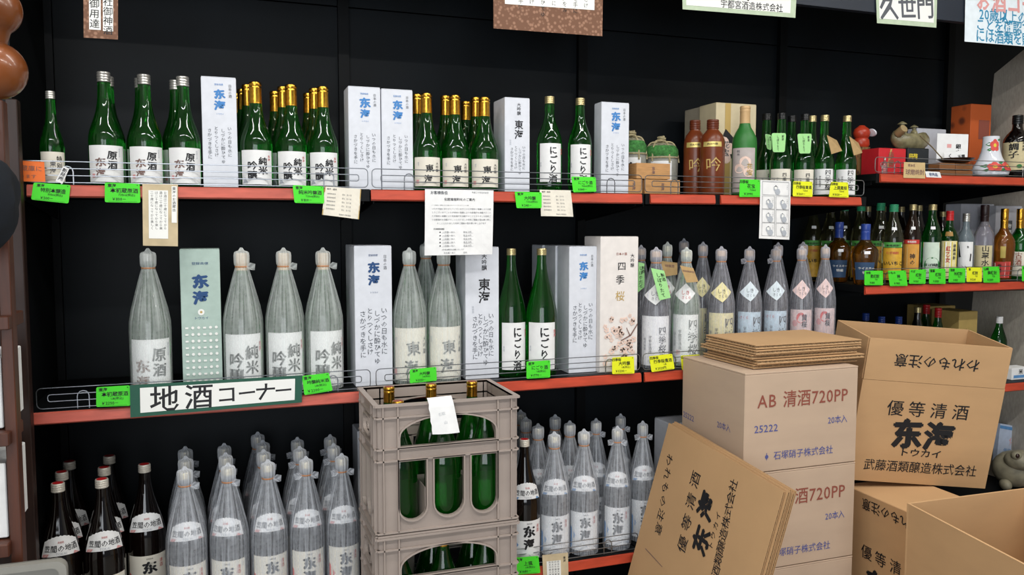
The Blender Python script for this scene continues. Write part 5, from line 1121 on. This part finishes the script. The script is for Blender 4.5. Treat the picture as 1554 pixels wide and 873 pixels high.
quad('plastic_packet', 'clear plastic packet with blue print behind the ceramic toad', 'packet', [(1518, 643), (1580, 654), (1575, 716), (1512, 702)], 2.56, mat('pale_blue_plastic', '#b9c6dc', .3, var=.05), lambda W, H: [rect(0, -H*.12, W, -H*.04, 'o'), rect(0, -H*.96, W*.9, -H*.86, 'o'), ('化粧袋', W*.45, -H*.4, W*.14, 'h', 0, 'p'), ('使用上の注意', W*.4, -H*.65, W*.09, 'h', 0, 'o')], th=.02)
# ------------------------------------------------------------------ left edge: wooden rack, gourd, cloth, bin
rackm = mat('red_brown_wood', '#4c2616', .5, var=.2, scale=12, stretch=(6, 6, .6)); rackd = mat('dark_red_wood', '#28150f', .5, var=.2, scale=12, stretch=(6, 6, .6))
rk = empty('wooden_rack', (-1.0, 1.95, 0)); tag(rk, 'red-brown wooden rack at the left edge, its ladder-like posts and board ends in view', 'rack')
ZR = onY(10, 152, 1.95).z
def vx(px, py, Y): return onY(px, py, Y).x
x1_, x0_ = vx(22, 560, 1.95), vx(3, 560, 1.95)
part(MB().bbox(x0_, x1_, 1.95, 1.99, 0, ZR, rackm, .002), 'post', rk)
x3_, x2_ = vx(43, 560, 2.33), vx(25, 560, 2.33)
part(MB().bbox(x2_, x3_, 2.33, 2.37, 0, onY(20, 150, 2.33).z, rackd, .002), 'post', rk)
part(MB().bbox(x2_-.35, x2_-.31, 2.33, 2.37, 0, onY(20, 150, 2.33).z, rackd, .002), 'post', rk)
for yy in (480, 657, 826):
    z_ = onY(8, yy, 1.93).z; part(MB().bbox(x0_-.32, vx(14, yy, 1.93), 1.925, 2.06, z_-.028, z_, rackm, .002), 'rack_board', rk)
part(MB().bbox(x0_-.32, x2_-.02, 2.375, 2.385, .1, ZR, rackd, .001), 'rear_panel', rk)
for yy, h_ in ((655, .15), (824, .16)):
    z_ = onY(8, yy, 1.93).z
    o = MB().bbox(x0_-.25, x0_-.004, 1.96, 2.15, z_+.0005, z_+h_, paper, .002).build('white_package'); tag(o, 'white package on the %s visible board of the wooden rack' % ('middle' if yy == 655 else 'lowest'), 'package')
gm = mat('lacquered_gourd', '#6e3a16', .32, var=.22, scale=7, coat=.3)
c1_, c2_ = onY(-6, 15, 1.70), onY(-6, 107, 1.70); zg = c2_.z
o = empty('bottle_gourd', (c2_.x, 1.70, c2_.z)); tag(o, 'glossy brown bottle gourd hanging at the top left corner', 'gourd')
dz = c1_.z-c2_.z; r2, r1 = .0500, .0455; pf = []
for i in range(1, 15): a = math.pi*i/16; pf.append((r2*math.sin(a), -r2*math.cos(a)))
pf = [(0, -r2)]+pf
for i in range(3, 15): a = math.pi*i/16; pf.append((r1*math.sin(a), dz-r1*math.cos(a)))
pf += [(.012, dz+r1+.004), (.008, dz+r1+.03), (0, dz+r1+.031)]
MB().lathe(pf, gm, 40).build('body', o, True)
MB().tube([(0, 0, dz+r1+.02), (0, 0, 3.0-zg)], .0025, rope_m, 6).build('cord', o, True)
cm = mat('dark_blue_cloth', '#080e16', .95, var=.15, scale=30, bump=.4)
cc = onY(-46, 316, 1.845)
b = MB(); vs = []; N, M = 28, 18
for j in range(M+1):
    for i in range(N):
        a, t = 2*math.pi*i/N, math.pi*j/M; k = 1+.05*math.sin(5*a+3*t)+.04*math.sin(9*a-4*t)
        vs.append((.085*math.sin(t)**.7*math.cos(a)*k, .05*math.sin(t)**.7*math.sin(a)*k, -.095*math.cos(t)+.02*math.cos(a)*math.sin(t)))
b.add(vs, [(j*N+i, j*N+(i+1) % N, (j+1)*N+(i+1) % N, (j+1)*N+i) for j in range(M) for i in range(N)], cm)
o = b.build('cloth_bag', None, True); o.location = cc; tag(o, 'dark blue cloth bundle hanging on the wooden rack at the left edge', 'cloth')
MB().tube([(0, 0, .08), (.01, .02, .14), (x0_+.01-cc.x, 1.955-1.86, .16)], .004, cm, 6).build('cloth_loop', o, True)
TA = onY(101, 849, 1.88); bm_ = mat('grey_bin_plastic', '#8d8b84', .45, var=.06, scale=8)
o = empty('plastic_tray', (TA.x, 1.88, 0)); tag(o, 'grey plastic tray standing on edge in the bottom left corner', 'tray')
W_ = .34; H_ = TA.z
MB().prism(rrect(-W_, 0, 0, H_, .02), lambda x, z, d: (x, d+.012, z), .004, bm_).build('tray_floor', o, True)
b = MB(); v, f = panel2d(rrect(-W_, 0, 0, H_, .02), [rrect(-W_+.014, -.014, .014, H_-.014, .014)], .020); b.add([(x, .004+d, z) for x, z, d in v], f, bm_); b.build('tray_rim', o)
# nudge neighbouring bottles apart so that none touch
for _ in range(60):
    for i, (a, ra) in enumerate(PLACED):
        for b_, rb in PLACED[i+1:]:
            if abs(a.location.z-b_.location.z) > .1: continue
            dv = b_.location.xy-a.location.xy; d_ = dv.length
            if d_ < ra+rb+.0005 and d_ > 1e-5:
                mv = dv.normalized()*(ra+rb+.001-d_)*.5
                a.location.x -= mv.x; b_.location.x += mv.x; a.location.y -= mv.y*.6; b_.location.y += mv.y*.6
